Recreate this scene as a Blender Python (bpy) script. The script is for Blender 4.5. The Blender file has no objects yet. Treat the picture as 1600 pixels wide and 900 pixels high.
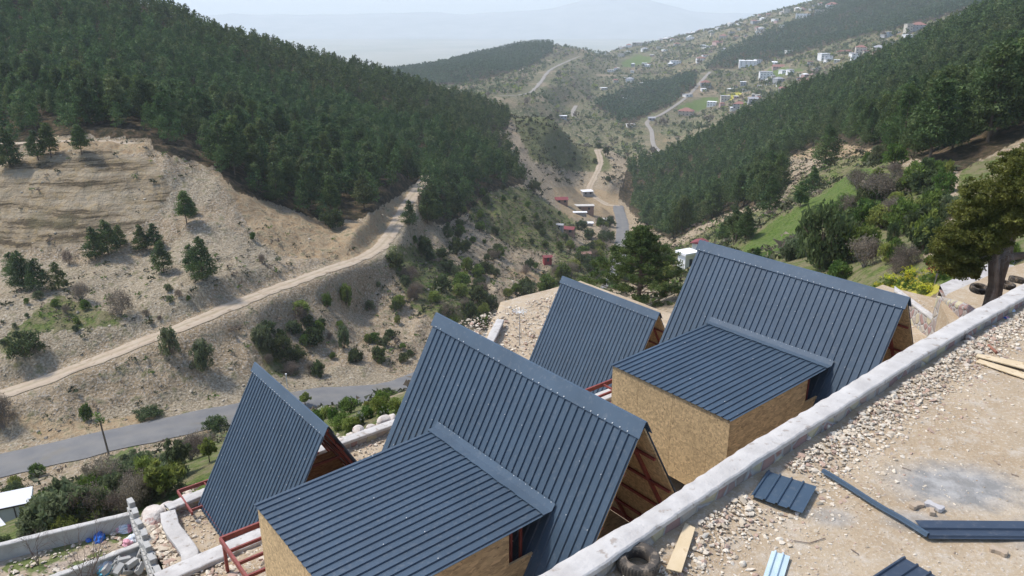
import bpy, math, random
import numpy as np
from mathutils import Vector, Matrix
R = math.radians
random.seed(7)
rng = np.random.default_rng(11)
scn = bpy.context.scene
COL = scn.collection

# ------------------------------------------------------------------ camera
H = 7.85; FX = 1226.0; PIT = math.atan(438 / FX)
cp, sp_ = math.cos(PIT), math.sin(PIT)
cam = bpy.data.cameras.new('camera'); cam.sensor_width = 36; cam.lens = FX / 1600 * 36
cam.clip_start = 0.1; cam.clip_end = 60000
camo = bpy.data.objects.new('camera', cam); COL.objects.link(camo)
camo.location = (0, 0, H); camo.rotation_euler = (math.pi / 2 - PIT, 0, 0)
scn.camera = camo
# ------------------------------------------------------------------ sky, sun, exposure
SUN_AZ, SUN_EL = R(-72), R(57)
w = bpy.data.worlds.new('World'); scn.world = w; w.use_nodes = True
nt = w.node_tree; bg = nt.nodes['Background']
sky = nt.nodes.new('ShaderNodeTexSky'); sky.sky_type = 'NISHITA'; sky.sun_disc = False
sky.sun_elevation = SUN_EL; sky.sun_rotation = SUN_AZ
sky.air_density = 1.0; sky.dust_density = 2.0; sky.ozone_density = 1.0; sky.altitude = 600
nt.links.new(sky.outputs[0], bg.inputs[0]); bg.inputs[1].default_value = 0.15
sl = bpy.data.lights.new('sun', 'SUN'); sl.energy = 2.4; sl.angle = R(7); sl.color = (1, 0.95, 0.88)
slo = bpy.data.objects.new('sun', sl); COL.objects.link(slo)
sd = Vector((math.sin(SUN_AZ) * math.cos(SUN_EL), math.cos(SUN_AZ) * math.cos(SUN_EL), math.sin(SUN_EL)))
slo.rotation_euler = sd.to_track_quat('Z', 'Y').to_euler()
scn.view_settings.view_transform = 'Standard'; scn.view_settings.look = 'None'
scn.view_settings.gamma = 1; scn.view_settings.use_curve_mapping = False
scn.view_settings.exposure = 0.77
HAZE_D = 0.000155
scn.cycles.volume_bounces = 6; scn.cycles.max_bounces = 12

# ------------------------------------------------------------------ projection helpers (metres <-> photo pixels)
def ray(px, py):
    x = (px - 800) / FX; u = (450 - py) / FX
    return np.array([x, cp + u * sp_, -sp_ + u * cp])
CAMP = np.array([0, 0, H])
def atz(px, py, z):
    r = ray(px, py); return CAMP + r * ((z - H) / r[2])
def atd(px, py, d):
    return CAMP + ray(px, py) * d
def proj(X, Y, Z):
    v2 = Z - H
    d = Y * cp - v2 * sp_; u = Y * sp_ + v2 * cp
    d = np.maximum(d, 0.05)
    return 800 + FX * X / d, 450 - FX * u / d, d

# ------------------------------------------------------------------ mesh helpers
def np_mesh(name, V, F, mat=None, attrs=None, mats=None, midx=None, smooth=False):
    V = np.asarray(V, dtype=np.float32); F = np.asarray(F, dtype=np.int32)
    me = bpy.data.meshes.new(name)
    n = F.shape[1]
    me.vertices.add(len(V)); me.vertices.foreach_set('co', V.ravel())
    me.loops.add(F.size); me.loops.foreach_set('vertex_index', F.ravel())
    me.polygons.add(len(F))
    me.polygons.foreach_set('loop_start', np.arange(0, F.size, n, dtype=np.int32))
    me.polygons.foreach_set('loop_total', np.full(len(F), n, dtype=np.int32))
    if mat: me.materials.append(mat)
    if mats:
        for m in mats: me.materials.append(m)
        me.polygons.foreach_set('material_index', np.asarray(midx, dtype=np.int32))
    me.polygons.foreach_set('use_smooth', np.full(len(F), bool(smooth)))
    me.update(calc_edges=True)
    if attrs:
        for k, arr in attrs.items():
            a = me.attributes.new(k, 'FLOAT_COLOR', 'POINT')
            a.data.foreach_set('color', np.asarray(arr, dtype=np.float32).ravel())
    return me
def link(name, me, parent=None, loc=None, rot=None):
    o = bpy.data.objects.new(name, me); COL.objects.link(o)
    if parent: o.parent = parent
    if loc is not None: o.location = loc
    if rot is not None: o.rotation_euler = rot
    return o
def tag(o, label=None, cat=None, group=None, kind=None):
    if label: o['label'] = label
    if cat: o['category'] = cat
    if group: o['group'] = group
    if kind: o['kind'] = kind
    return o
def empty(name, loc=(0, 0, 0), rz=0):
    o = bpy.data.objects.new(name, None); COL.objects.link(o)
    o.empty_display_size = .3; o.location = loc; o.rotation_euler = (0, 0, rz); return o
class MB:
    """collects faces, then links ONE mesh object"""
    def __init__(s): s.v = []; s.f = []; s.m = []
    def add(s, vs, fs, mi=0):
        b = len(s.v); s.v += [tuple(map(float, x)) for x in vs]
        for f in fs: s.f.append(tuple(b + i for i in f)); s.m.append(mi)
    def box(s, lo, hi, mi=0, M=None):
        x0, y0, z0 = lo; x1, y1, z1 = hi
        vs = [(x0, y0, z0), (x1, y0, z0), (x1, y1, z0), (x0, y1, z0), (x0, y0, z1), (x1, y0, z1), (x1, y1, z1), (x0, y1, z1)]
        if M is not None: vs = [tuple(M @ Vector(q)) for q in vs]
        s.add(vs, [(0, 3, 2, 1), (4, 5, 6, 7), (0, 1, 5, 4), (1, 2, 6, 5), (2, 3, 7, 6), (3, 0, 4, 7)], mi)
    def bar(s, a, b, w_, h_, mi=0, up=(0, 0, 1)):
        a = Vector(a); b = Vector(b); d = (b - a).normalized(); u = Vector(up)
        if abs(d.dot(u)) > .98: u = Vector((1, 0, 0))
        x = d.cross(u).normalized() * w_ / 2; y = x.cross(d).normalized() * h_ / 2
        vs = [a - x - y, a + x - y, a + x + y, a - x + y, b - x - y, b + x - y, b + x + y, b - x + y]
        s.add(vs, [(0, 1, 2, 3), (7, 6, 5, 4), (0, 4, 5, 1), (1, 5, 6, 2), (2, 6, 7, 3), (3, 7, 4, 0)], mi)
    def tube(s, pts, rad, n=6, mi=0):
        pts = [Vector(p) for p in pts]; b = len(s.v); k = len(pts)
        for i, p in enumerate(pts):
            d = (pts[min(i + 1, k - 1)] - pts[max(i - 1, 0)]).normalized()
            u = Vector((0, 0, 1)) if abs(d.z) < .9 else Vector((1, 0, 0))
            x = d.cross(u).normalized(); y = x.cross(d)
            r = rad[i] if hasattr(rad, '__len__') else rad
            for j in range(n):
                t = 2 * math.pi * j / n; s.v.append(tuple(p + (x * math.cos(t) + y * math.sin(t)) * r))
        for i in range(k - 1):
            for j in range(n):
                s.f.append((b + i * n + j, b + i * n + (j + 1) % n, b + (i + 1) * n + (j + 1) % n, b + (i + 1) * n + j)); s.m.append(mi)
        s.f.append(tuple(b + j for j in range(n))[::-1]); s.m.append(mi)
        s.f.append(tuple(b + (k - 1) * n + j for j in range(n))); s.m.append(mi)
    def prism(s, poly, z0, z1, mi=0):
        n = len(poly); vs = [(x, y, z0) for x, y in poly] + [(x, y, z1) for x, y in poly]
        s.add(vs, [tuple(range(n))[::-1], tuple(range(n, 2 * n))] + [(i, (i + 1) % n, n + (i + 1) % n, n + i) for i in range(n)], mi)
    def mesh(s, name, mats, smooth=False, bevel=0):
        me = bpy.data.meshes.new(name); me.from_pydata(s.v, [], s.f)
        if not isinstance(mats, (list, tuple)): mats = [mats]
        for m in mats: me.materials.append(m)
        me.polygons.foreach_set('material_index', s.m)
        me.polygons.foreach_set('use_smooth', [bool(smooth)] * len(s.f))
        me.update(); return me
    def build(s, name, mats, parent=None, loc=None, rot=None, smooth=False, bevel=0):
        o = link(name, s.mesh(name, mats, smooth), parent, loc, rot)
        if bevel:
            b = o.modifiers.new('bevel', 'BEVEL'); b.width = bevel; b.segments = 1; b.limit_method = 'ANGLE'
        return o

# ------------------------------------------------------------------ noise in numpy
def _h(ix, iy, seed):
    n = (ix.astype(np.int64) * 374761393 + iy.astype(np.int64) * 668265263 + seed * 1442695041) & 0x7fffffff
    n = (n ^ (n >> 13)) * 1274126177 & 0x7fffffff
    return ((n ^ (n >> 16)) & 0xffff) / 65535.0
def vnoise(x, y, seed=0):
    ix = np.floor(x); iy = np.floor(y); fx = x - ix; fy = y - iy
    fx = fx * fx * (3 - 2 * fx); fy = fy * fy * (3 - 2 * fy)
    a = _h(ix, iy, seed); b = _h(ix + 1, iy, seed); c = _h(ix, iy + 1, seed); d = _h(ix + 1, iy + 1, seed)
    return (a * (1 - fx) + b * fx) * (1 - fy) + (c * (1 - fx) + d * fx) * fy - .5
def fbm(x, y, sc, octv=4, seed=0, ridged=False):
    t = np.zeros_like(x); a = 1.0
    for o in range(octv):
        n = vnoise(x / sc + 17.3 * o, y / sc - 9.1 * o, seed + o)
        t += a * ((.25 - np.abs(n)) * 2 if ridged else n); a *= .5; sc *= .5
    return t

# ------------------------------------------------------------------ materials
MATS = {}
def newmat(name):
    m = bpy.data.materials.new(name); m.use_nodes = True
    b = m.node_tree.nodes['Principled BSDF']; MATS[name] = m
    return m, m.node_tree, b
def N(nt, t, **kw):
    n = nt.nodes.new(t)
    for k, v in kw.items():
        if k == 'ins':
            for a, b in v.items():
                if isinstance(b, bpy.types.NodeSocket): nt.links.new(b, n.inputs[a])
                else: n.inputs[a].default_value = b
        else: setattr(n, k, v)
    return n
def c4(c): return (c[0], c[1], c[2], 1)
def mixc(nt, f, a, b, bt='MIX'):
    n = nt.nodes.new('ShaderNodeMix'); n.data_type = 'RGBA'; n.blend_type = bt
    for s, v in ((0, f), (6, a), (7, b)):
        if isinstance(v, bpy.types.NodeSocket): nt.links.new(v, n.inputs[s])
        else: n.inputs[s].default_value = v if s == 0 else c4(v)
    return n.outputs[2]
def ramp(nt, f, lo, hi):
    n = N(nt, 'ShaderNodeMapRange', ins={0: f, 1: lo, 2: hi}); n.clamp = True; return n.outputs[0]
def math_(nt, op, a, b=0.0, clamp=False):
    n = nt.nodes.new('ShaderNodeMath'); n.operation = op; n.use_clamp = clamp
    for s, v in ((0, a), (1, b)):
        if isinstance(v, bpy.types.NodeSocket): nt.links.new(v, n.inputs[s])
        else: n.inputs[s].default_value = v
    return n.outputs[0]
def noise(nt, vec, sc, det=3, rough=.55, out=0):
    n = N(nt, 'ShaderNodeTexNoise', ins={'Scale': sc, 'Detail': det, 'Roughness': rough})
    if vec is not None: nt.links.new(vec, n.inputs['Vector'])
    return n.outputs[out]
def bump(nt, b, h, strength=.3, dist=.02):
    n = N(nt, 'ShaderNodeBump', ins={'Strength': strength, 'Distance': dist, 'Height': h})
    nt.links.new(n.outputs[0], b.inputs['Normal'])
def plain(name, c1, c2=None, sc=4, rough=.7, bmp=0, bsc=None, bdist=.02, spec=.3, metal=0, rnd=0, c3=None, sc3=30, lo3=.6):
    m, t, b = newmat(name)
    b.inputs['Roughness'].default_value = rough; b.inputs['Specular IOR Level'].default_value = spec
    b.inputs['Metallic'].default_value = metal
    geo = N(t, 'ShaderNodeTexCoord').outputs['Object']
    col = c1
    if c2:
        col = mixc(t, ramp(t, noise(t, geo, sc, 4), .35, .65), c1, c2)
    if c3:
        col = mixc(t, ramp(t, noise(t, geo, sc3, 3), lo3, lo3 + .08), col, c3)
    if rnd:
        oi = N(t, 'ShaderNodeObjectInfo').outputs['Random']
        hsv = N(t, 'ShaderNodeHueSaturation', ins={'Hue': math_(t, 'ADD', math_(t, 'MULTIPLY', oi, rnd * .12), .5 - rnd * .06),
                'Value': math_(t, 'ADD', math_(t, 'MULTIPLY', math_(t, 'FRACT', math_(t, 'MULTIPLY', oi, 7.31)), rnd), 1 - rnd / 2)})
        if isinstance(col, bpy.types.NodeSocket): t.links.new(col, hsv.inputs['Color'])
        else: hsv.inputs['Color'].default_value = c4(col)
        col = hsv.outputs[0]
    if isinstance(col, bpy.types.NodeSocket): t.links.new(col, b.inputs['Base Color'])
    else: b.inputs['Base Color'].default_value = c4(col)
    if bmp: bump(t, b, noise(t, geo, bsc or sc * 4, 5), bmp, bdist)
    return m
def leafmat(name, c1, c2, sc=.6, rough=.6, tip=None, trans=.4, rnd=.35):
    m, t, b = newmat(name)
    b.inputs['Roughness'].default_value = rough; b.inputs['Specular IOR Level'].default_value = .2
    pos = N(t, 'ShaderNodeNewGeometry').outputs['Position']
    col = mixc(t, ramp(t, noise(t, pos, sc, 2), .38, .62), c1, c2)
    if tip: col = mixc(t, ramp(t, noise(t, pos, .11, 2), .56, .66), col, tip)
    r = N(t, 'ShaderNodeNewGeometry').outputs['Random Per Island']
    hs = N(t, 'ShaderNodeHueSaturation', ins={'Value': math_(t, 'ADD', math_(t, 'MULTIPLY', r, .7), .65), 'Color': col})
    oi = N(t, 'ShaderNodeObjectInfo').outputs['Random']
    hs2 = N(t, 'ShaderNodeHueSaturation', ins={'Hue': math_(t, 'ADD', math_(t, 'MULTIPLY', oi, rnd * .1), .5 - rnd * .05),
             'Value': math_(t, 'ADD', math_(t, 'MULTIPLY', math_(t, 'FRACT', math_(t, 'MULTIPLY', oi, 5.7)), rnd), 1 - rnd / 2), 'Color': hs.outputs[0]})
    t.links.new(hs2.outputs[0], b.inputs['Base Color'])
    if trans:
        tr = N(t, 'ShaderNodeBsdfTranslucent', ins={'Color': N(t, 'ShaderNodeHueSaturation', ins={'Value': 1.25, 'Color': hs2.outputs[0]}).outputs[0]})
        mx = N(t, 'ShaderNodeMixShader', ins={0: trans}); t.links.new(b.outputs[0], mx.inputs[1]); t.links.new(tr.outputs[0], mx.inputs[2])
        t.links.new(mx.outputs[0], t.nodes['Material Output'].inputs['Surface'])
    return m

# ------------------------------------------------------------------ site frame: local x = along the slope rows (B), y = away along the ridges (A)
QX, QY = 2.4856, 13.0068
ANG = math.radians(38.4)
Bv = np.array([math.cos(ANG), math.sin(ANG), 0]); Av = np.array([-math.sin(ANG), math.cos(ANG), 0])
def S(b, a, z=0):
    return np.array([QX, QY, 0]) + Bv * b + Av * a + np.array([0, 0, z])
def toab(X, Y):
    dx = X - QX; dy = Y - QY
    return dx * Bv[0] + dy * Bv[1], dx * Av[0] + dy * Av[1]

# ------------------------------------------------------------------ terrain height field from surveyed points (azimuth, ln range) -> slope of the sight line
CP = """
-250 800 85;-250 757 96;-250 660 112;-250 560 120;-250 480 135;-250 380 150;-250 260 160;-250 140 210;-250 -100 300
0 850 60;0 757 88;0 727 93;0 700 99;20 610 104;0 545 112;0 480 120;0 390 138;0 265 149;0 240 158;0 150 210;0 60 260;0 -60 310
150 760 50;160 712 91;160 690 97;160 665 102;150 562 109;100 500 118;100 440 128;150 375 138;130 235 154;130 222 160;150 100 245
320 700 70;320 668 99;320 655 103;320 635 108;300 503 117;300 540 113;300 470 121;250 400 137;240 330 146;230 245 157;300 150 240;230 15 330
480 660 68;480 632 109;480 622 112;480 606 118;400 462 127;400 490 123;400 435 132;350 400 138;350 290 156;400 200 230;400 85 380
600 650 55;600 625 95;635 602 121;620 588 127;640 560 133;500 425 140;500 460 134;450 400 147;430 330 160;500 250 210;500 107 400
560 480 146;580 395 155;615 360 172;600 345 178;530 345 170;640 310 198;655 292 212;600 200 300;570 127 430;650 146 450
450 560 124;650 420 178;700 370 215;700 480 150;750 330 250;700 230 290;700 200 340;740 172 470;770 182 480
800 450 188;800 400 235;820 290 290;860 350 325;850 230 430;800 200 440;850 182 500;900 212 510;945 245 520
900 370 300;880 450 220;930 400 285;900 300 450;925 285 470;935 235 525;972 345 400;965 318 450
950 420 200;1000 400 235;985 275 490;1060 240 475;1150 195 450;1250 150 430;1400 90 390;1500 50 360;1600 12 330;1800 -70 300;2050 -150 260
1100 320 330;1050 360 270;1200 250 320;1200 310 190;1300 240 210;1420 240 130;1400 180 240;1500 150 220;1600 100 200;1600 205 95;1500 260 85;1800 60 150;2050 0 120
1350 330 85;1450 380 60;1250 400 70;1100 400 130;1000 400 240;1420 445 42;1350 425 50;1600 330 50;1550 400 38;1550 455 28;1700 300 60;1800 250 70;2050 250 60
1000 480 72;1100 450 68;1200 440 60;850 520 66;740 560 60
890 180 900;800 150 800;850 130 1000;760 145 780;870 72 1500;910 78 1600;580 114 1300;700 95 1350;800 78 1420;650 132 1050;700 138 1000;860 66 1450
950 160 1050;950 120 1300;1000 100 1500;1000 74 2000;1100 50 1900;1180 32 1800;1250 10 1700;1350 -18 1600;1600 -120 1400;2050 -250 1300
1100 100 1250;1200 80 1200;1300 60 1150;1450 20 1050;1540 0 1000;1100 150 950;1200 130 900;1300 110 850;1400 70 820;1500 30 800;1600 0 780;1050 200 850;1150 170 780;1250 140 700
980 230 720;1000 270 620;1120 210 650;1040 245 625;1015 190 800
"""
CZ = """
-250 -14 22;0 -13 22;300 -12 22;600 -12 22;900 -12 22;1200 -7 22;1400 -3 20;1600 -1.5 18;2050 0 18;-250 -16 34;0 -15 34;150 -14 34;300 -13 34;450 -12.5 38;600 -11.5 38;750 -11 46
-250 40 420;0 10 430;0 -60 600;230 -25 430;230 -90 600;400 -55 470;400 -110 650;570 -75 520;570 -140 700;740 -95 545;740 -150 700;-250 -60 700
-250 -250 1500;0 -250 1500;200 -260 1700;-250 -300 3500;200 -320 3500;600 -330 3500;800 -330 3500;1000 -330 3500;1300 -330 4000;1700 -330 4000
850 -112 620;900 -116 640;960 -118 600;790 -105 620;900 -108 760;1060 -105 560;1150 -85 560;1250 -70 560;1400 -52 540;1600 -25 500;1800 0 450
580 -220 1900;700 -210 1900;800 -210 2000;870 -200 2100;950 -180 2300;1000 -190 2500;1100 -160 2500;1250 -130 2500;1600 -60 2200
760 -50 146;850 -60 200;930 -79 290;800 -52 165;830 -40 110;900 -40 130;1000 -48 160;740 -48 125
1240 -9 40;1400 -6.5 34;1300 -10 50
"""
_p = []
for ln in CP.strip().replace('\n', ';').split(';'):
    a, b, c = map(float, ln.split()); X = atd(a, b, c); _p.append(X)
for ln in CZ.strip().replace('\n', ';').split(';'):
    a, z, d = map(float, ln.split())
    x = (a - 800) / FX; u = ((z - H) / d + sp_) / cp
    _p.append(CAMP + np.array([x, cp + u * sp_, -sp_ + u * cp]) * d)
_p = np.array(_p)
_az = np.arctan2(_p[:, 0], _p[:, 1]); _lr = np.log(np.hypot(_p[:, 0], _p[:, 1])); _s = (_p[:, 2] - H) / np.exp(_lr)
def _feat(az, lr): return np.stack([az * 1.6, lr], -1)
_P = _feat(_az, _lr); _n = len(_P)
_D = np.sqrt(((_P[:, None] - _P[None]) ** 2).sum(-1) + 1e-4)
_A = np.zeros((_n + 3, _n + 3)); _A[:_n, :_n] = _D - np.eye(_n) * 0.004
_A[:_n, _n] = 1; _A[:_n, _n + 1:] = _P; _A[_n, :_n] = 1; _A[_n + 1:, :_n] = _P.T
_w = np.linalg.solve(_A, np.r_[_s, 0, 0, 0])
def s_of(az, lr):
    q = _feat(az, lr); sh = q.shape[:-1]; q = q.reshape(-1, 2); out = np.empty(len(q))
    for i in range(0, len(q), 20000):
        k = q[i:i + 20000]
        d = np.sqrt(((k[:, None] - _P[None]) ** 2).sum(-1) + 1e-4)
        out[i:i + 20000] = d @ _w[:_n] + _w[_n] + k @ _w[_n + 1:]
    return out.reshape(sh)
NA, NR = 820, 860
AZ0, AZ1, LR0, LR1 = R(-47), R(47), math.log(15), math.log(5200)
# coarse evaluation, then bilinear refinement + detail
ca = np.linspace(AZ0, AZ1, 206); cr = np.linspace(LR0, LR1, 300)
SC = s_of(*np.meshgrid(ca, cr, indexing='ij'))
fa = np.linspace(AZ0, AZ1, NA); fr = np.linspace(LR0, LR1, NR)
def bil(G, ga, gr, a, r):
    u = (a - ga[0]) / (ga[-1] - ga[0]) * (len(ga) - 1); v = (r - gr[0]) / (gr[-1] - gr[0]) * (len(gr) - 1)
    u = np.clip(u, 0, len(ga) - 1.001); v = np.clip(v, 0, len(gr) - 1.001)
    i = u.astype(int); j = v.astype(int); u = u - i; v = v - j
    return (G[i, j] * (1 - u) + G[i + 1, j] * u) * (1 - v) + (G[i, j + 1] * (1 - u) + G[i + 1, j + 1] * u) * v
AA, RR = np.meshgrid(fa, fr, indexing='ij'); RG = np.exp(RR)
TX = RG * np.sin(AA); TY = RG * np.cos(AA); TZ = H + RG * bil(SC, ca, cr, AA, RR)

# ---- picture-plane survey polygons -> soft masks, looked up for ground points
MW, MH, MX0, MY0, MS = 700, 320, -600, -200, 4.0
def polymask(polys, blur=2):
    yy, xx = np.mgrid[0:MH, 0:MW]; xx = MX0 + xx * MS + 2; yy = MY0 + yy * MS + 2
    m = np.zeros((MH, MW), bool)
    for pl in polys:
        ins = np.zeros((MH, MW), bool); n = len(pl)
        for i in range(n):
            x0, y0 = pl[i]; x1, y1 = pl[(i + 1) % n]
            if y0 == y1: continue
            c = ((y0 > yy) != (y1 > yy)) & (xx < (x1 - x0) * (yy - y0) / (y1 - y0) + x0)
            ins ^= c
        m |= ins
    m = m.astype(float)
    for _ in range(blur):
        m = (m + np.roll(m, 1, 0) + np.roll(m, -1, 0) + np.roll(m, 1, 1) + np.roll(m, -1, 1)) / 5
    return m
def look(mask, px, py):
    i = np.clip(((py - MY0) / MS), 0, MH - 1).astype(int); j = np.clip(((px - MX0) / MS), 0, MW - 1).astype(int)
    return mask[i, j]

F_LEFT = [(-600, -200), (300, -200), (600, 60), (800, 140), (795, 200), (760, 215), (705, 222), (660, 280), (625, 305), (560, 345), (500, 345), (440, 322), (370, 300), (335, 262), (240, 235), (235, 216), (60, 212), (0, 250), (-600, 300)]
F_SPUR = [(655, 335), (652, 292), (675, 262), (690, 228), (740, 205), (780, 210), (825, 285), (760, 302), (725, 335), (690, 352)]
F_RIGHT = [(965, 305), (980, 262), (1060, 225), (1150, 180), (1250, 130), (1400, 70), (1600, -30), (2200, -200), (2200, 150), (1600, 215), (1500, 268), (1400, 240), (1300, 222), (1230, 245), (1205, 315), (1130, 335), (1050, 375), (1020, 360), (990, 335)]
F_HILL = [(575, 112), (640, 88), (868, 60), (862, 85), (820, 108), (720, 133), (600, 128)]
F_FIELD = [(636, 103), (714, 82), (710, 97), (650, 108)]
F_BLOCK = [(925, 165), (985, 138), (1088, 118), (1088, 136), (1040, 168), (1000, 186), (966, 195), (962, 182)]
F_UPPER = [(1100, 108), (1128, 84), (1200, 52), (1260, 28), (1290, 5), (1400, -40), (1700, -60), (1560, 0), (1500, 18), (1420, 42), (1330, 60), (1235, 88), (1130, 110)]
M_forest = polymask([F_LEFT, F_SPUR, F_RIGHT], 1)
M_farforest = polymask([F_HILL, F_BLOCK, F_UPPER], 0) * (1 - polymask([F_FIELD], 0))
M_grass = polymask([[(600, 625), (660, 600), (700, 700), (520, 900), (300, 1000), (200, 1050), (0, 1090), (-600, 1090), (-600, 780), (-300, 780), (0, 790), (170, 730), (330, 680), (470, 645)],
    [(1340, 240), (1420, 262), (1480, 300), (1440, 400), (1500, 440), (1380, 455), (1250, 440), (1040, 440), (960, 440), (1040, 395), (1130, 345), (1215, 320), (1260, 270)],
    [(740, 300), (820, 290), (905, 350), (880, 400), (800, 385), (730, 345)], [(600, 380), (690, 390), (760, 470), (720, 520), (640, 480)], [(1500, 260), (1650, 220), (1650, 420), (1480, 440)],
    [(380, 490), (440, 560), (480, 590), (420, 590)], [(90, 460), (200, 500), (260, 470), (180, 510), (60, 520), (0, 560), (0, 530)],
    [(955, 395), (880, 395), (840, 440), (900, 470), (1000, 440)], [(790, 165), (860, 180), (950, 245), (960, 270), (900, 270), (830, 250)]], 4)
M_vivid = polymask([[(1340, 265), (1380, 262), (1330, 320), (1250, 360), (1180, 400), (1130, 420), (1200, 350), (1290, 300)], [(215, 690), (300, 660), (210, 700), (190, 735), (140, 760), (120, 745)], [(260, 770), (340, 740), (330, 765), (270, 800)],
    [(968, 98), (1000, 85), (1020, 90), (1015, 100), (975, 104)], [(1055, 168), (1110, 150), (1130, 155), (1085, 178)], F_FIELD, [(1420, 440), (1500, 430), (1480, 445)], 
    [(1190, 112), (1225, 105), (1260, 110), (1215, 120)]], 1)
M_yellow = polymask([[(1128, 150), (1158, 142), (1160, 150), (1135, 157)], [(1390, 442), (1450, 440), (1480, 450), (1440, 470), (1400, 462)]], 1)
M_scree = polymask([[(0, 400), (330, 430), (330, 480), (100, 560), (0, 600)], [(150, 440), (330, 340), (440, 400), (420, 440)], [(640, 310), (655, 330), (650, 400), (590, 420), (560, 440), (600, 385)], [(200, 290), (330, 260), (350, 300), (290, 340)], [(-300, 690), (100, 660), (330, 590), (560, 570), (640, 590), (400, 640), (0, 700)],
    [(620, 650), (700, 600), (640, 660), (520, 690)]], 4)
M_ochre = polymask([[(330, 260), (440, 330), (560, 350), (650, 290), (620, 360), (560, 410), (440, 400), (400, 370)], [(60, 215), (240, 225), (230, 240), (60, 235)], [(1230, 225), (1300, 215), (1385, 215), (1380, 245), (1300, 250), (1240, 250)],
    [(860, 290), (970, 300), (960, 340), (880, 340)], [(1085, 130), (1100, 125), (1120, 118), (1110, 108), (1150, 130), (1180, 120), (1150, 150)], [(1290, 100), (1310, 75), (1350, 75), (1340, 90), (1300, 105)],
    [(1020, 205), (1050, 215), (1045, 240), (1020, 235)], [(1400, 290), (1500, 265), (1480, 290), (1440, 310)], [(20, 650), (140, 660), (250, 640), (240, 660), (60, 690)], [(880, 470), (700, 380), (780, 420), (900, 430)], [(1040, 85), (1120, 75), (1190, 40), (1170, 35), (1080, 70)],
    [(1020, 118), (1070, 95), (1100, 100), (1050, 125)]], 3)
M_cliff = polymask([[(-600, 290), (0, 262), (60, 238), (150, 232), (240, 250), (270, 300), (230, 350), (150, 378), (0, 395), (-600, 430)]], 3)
M_bench = None
def dist_poly(X, Y, P):
    """distance to polyline (xyz rows) + z there"""
    best = np.full(X.shape, 1e9); zz = np.zeros(X.shape)
    for i in range(len(P) - 1):
        a = P[i]; b = P[i + 1]; dx, dy = b[0] - a[0], b[1] - a[1]; L2 = dx * dx + dy * dy + 1e-9
        t = np.clip(((X - a[0]) * dx + (Y - a[1]) * dy) / L2, 0, 1)
        d = np.hypot(X - a[0] - t * dx, Y - a[1] - t * dy)
        m = d < best; best[m] = d[m]; zz[m] = (a[2] + (b[2] - a[2]) * t)[m]
    return best, zz
def smoothline(pts, n=8):
    P = np.array(pts, float); out = []
    for i in range(len(P) - 1):
        p0 = P[max(i - 1, 0)]; p1 = P[i]; p2 = P[i + 1]; p3 = P[min(i + 2, len(P) - 1)]
        for k in range(n):
            t = k / n
            out.append(.5 * ((2 * p1) + (-p0 + p2) * t + (2 * p0 - 5 * p1 + 4 * p2 - p3) * t * t + (-p0 + 3 * p1 - 3 * p2 + p3) * t ** 3))
    out.append(P[-1]); return np.array(out)
ROAD = smoothline([atd(-330, 800, 84), atd(-150, 762, 88), atd(0, 727, 93), atd(160, 690, 97), atd(320, 655, 103), atd(480, 622, 112), atd(635, 602, 121)] +
    [CAMP + np.array([(a - 800) / FX, 0, 0]) * d + np.array([0, cp * d + ((z - H) / d + sp_) / cp * sp_ * d, z - H]) for a, z, d in ((760, -50.5, 146), (850, -56, 172), (950, -67, 220), (968, -84, 305))] + [atd(973, 352, 385), atd(966, 322, 445), atd(975, 309, 475)])
DIRT = smoothline([atd(-260, 655, 96), atd(-80, 632, 100), atd(20, 610, 104), atd(150, 562, 109), atd(300, 503, 117), atd(400, 462, 127), atd(500, 425, 140), atd(580, 395, 155), atd(612, 362, 172), atd(640, 312, 197), atd(655, 292, 212), atd(668, 274, 232)])
TRACK = smoothline([atd(-150, 232, 158), atd(60, 222, 158), atd(150, 220, 161), atd(240, 228, 163), atd(330, 245, 172)])
VALTRACK = smoothline([atd(968, 322, 445), atd(945, 318, 450), atd(922, 298, 465), atd(930, 275, 485), atd(938, 255, 508), atd(933, 233, 528)])
FARROAD = smoothline([atd(1075, 262, 600), atd(1043, 244, 625), atd(1022, 228, 690), atd(1018, 205, 760), atd(1012, 190, 800), atd(1040, 175, 860), atd(1075, 150, 950), atd(1095, 128, 1000), atd(1110, 112, 1100)])
QUARRY = smoothline([atd(780, 150, 800), atd(825, 146, 880), atd(845, 128, 1000), atd(862, 108, 1150), atd(905, 88, 1450)])
HILLTRK = smoothline([atd(812, 112, 1150), atd(830, 95, 1280), atd(860, 70, 1460)])
GULLY = smoothline([atd(905, 192, 860), atd(895, 178, 905), atd(900, 165, 960)])
# detail
amp = np.clip((RG - 40) / 60, 0, 1)
forest_here = None
px_, py_, d_ = proj(TX, TY, TZ)
cl = look(M_cliff, px_, py_) * (RG < 200)
nz = fbm(TX, TY, 26, 3, 3) * 3.0 * np.clip((RG - 60) / 60, 0, 1) + fbm(TX, TY, 9, 4, 5, True) * .9 * amp + fbm(TX, TY, 90, 2, 9) * 14 * np.clip((RG - 500) / 600, 0, 1)
# gullied slopes beside the roads
gl = fbm(TX * 1.0, TY * .45, 7, 3, 21, True) * 1.1 * ((RG > 100) & (RG < 260))
TZ = TZ + nz * (1 - .5 * cl) + gl * (1 - look(M_forest, px_, py_)) * .8
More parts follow.
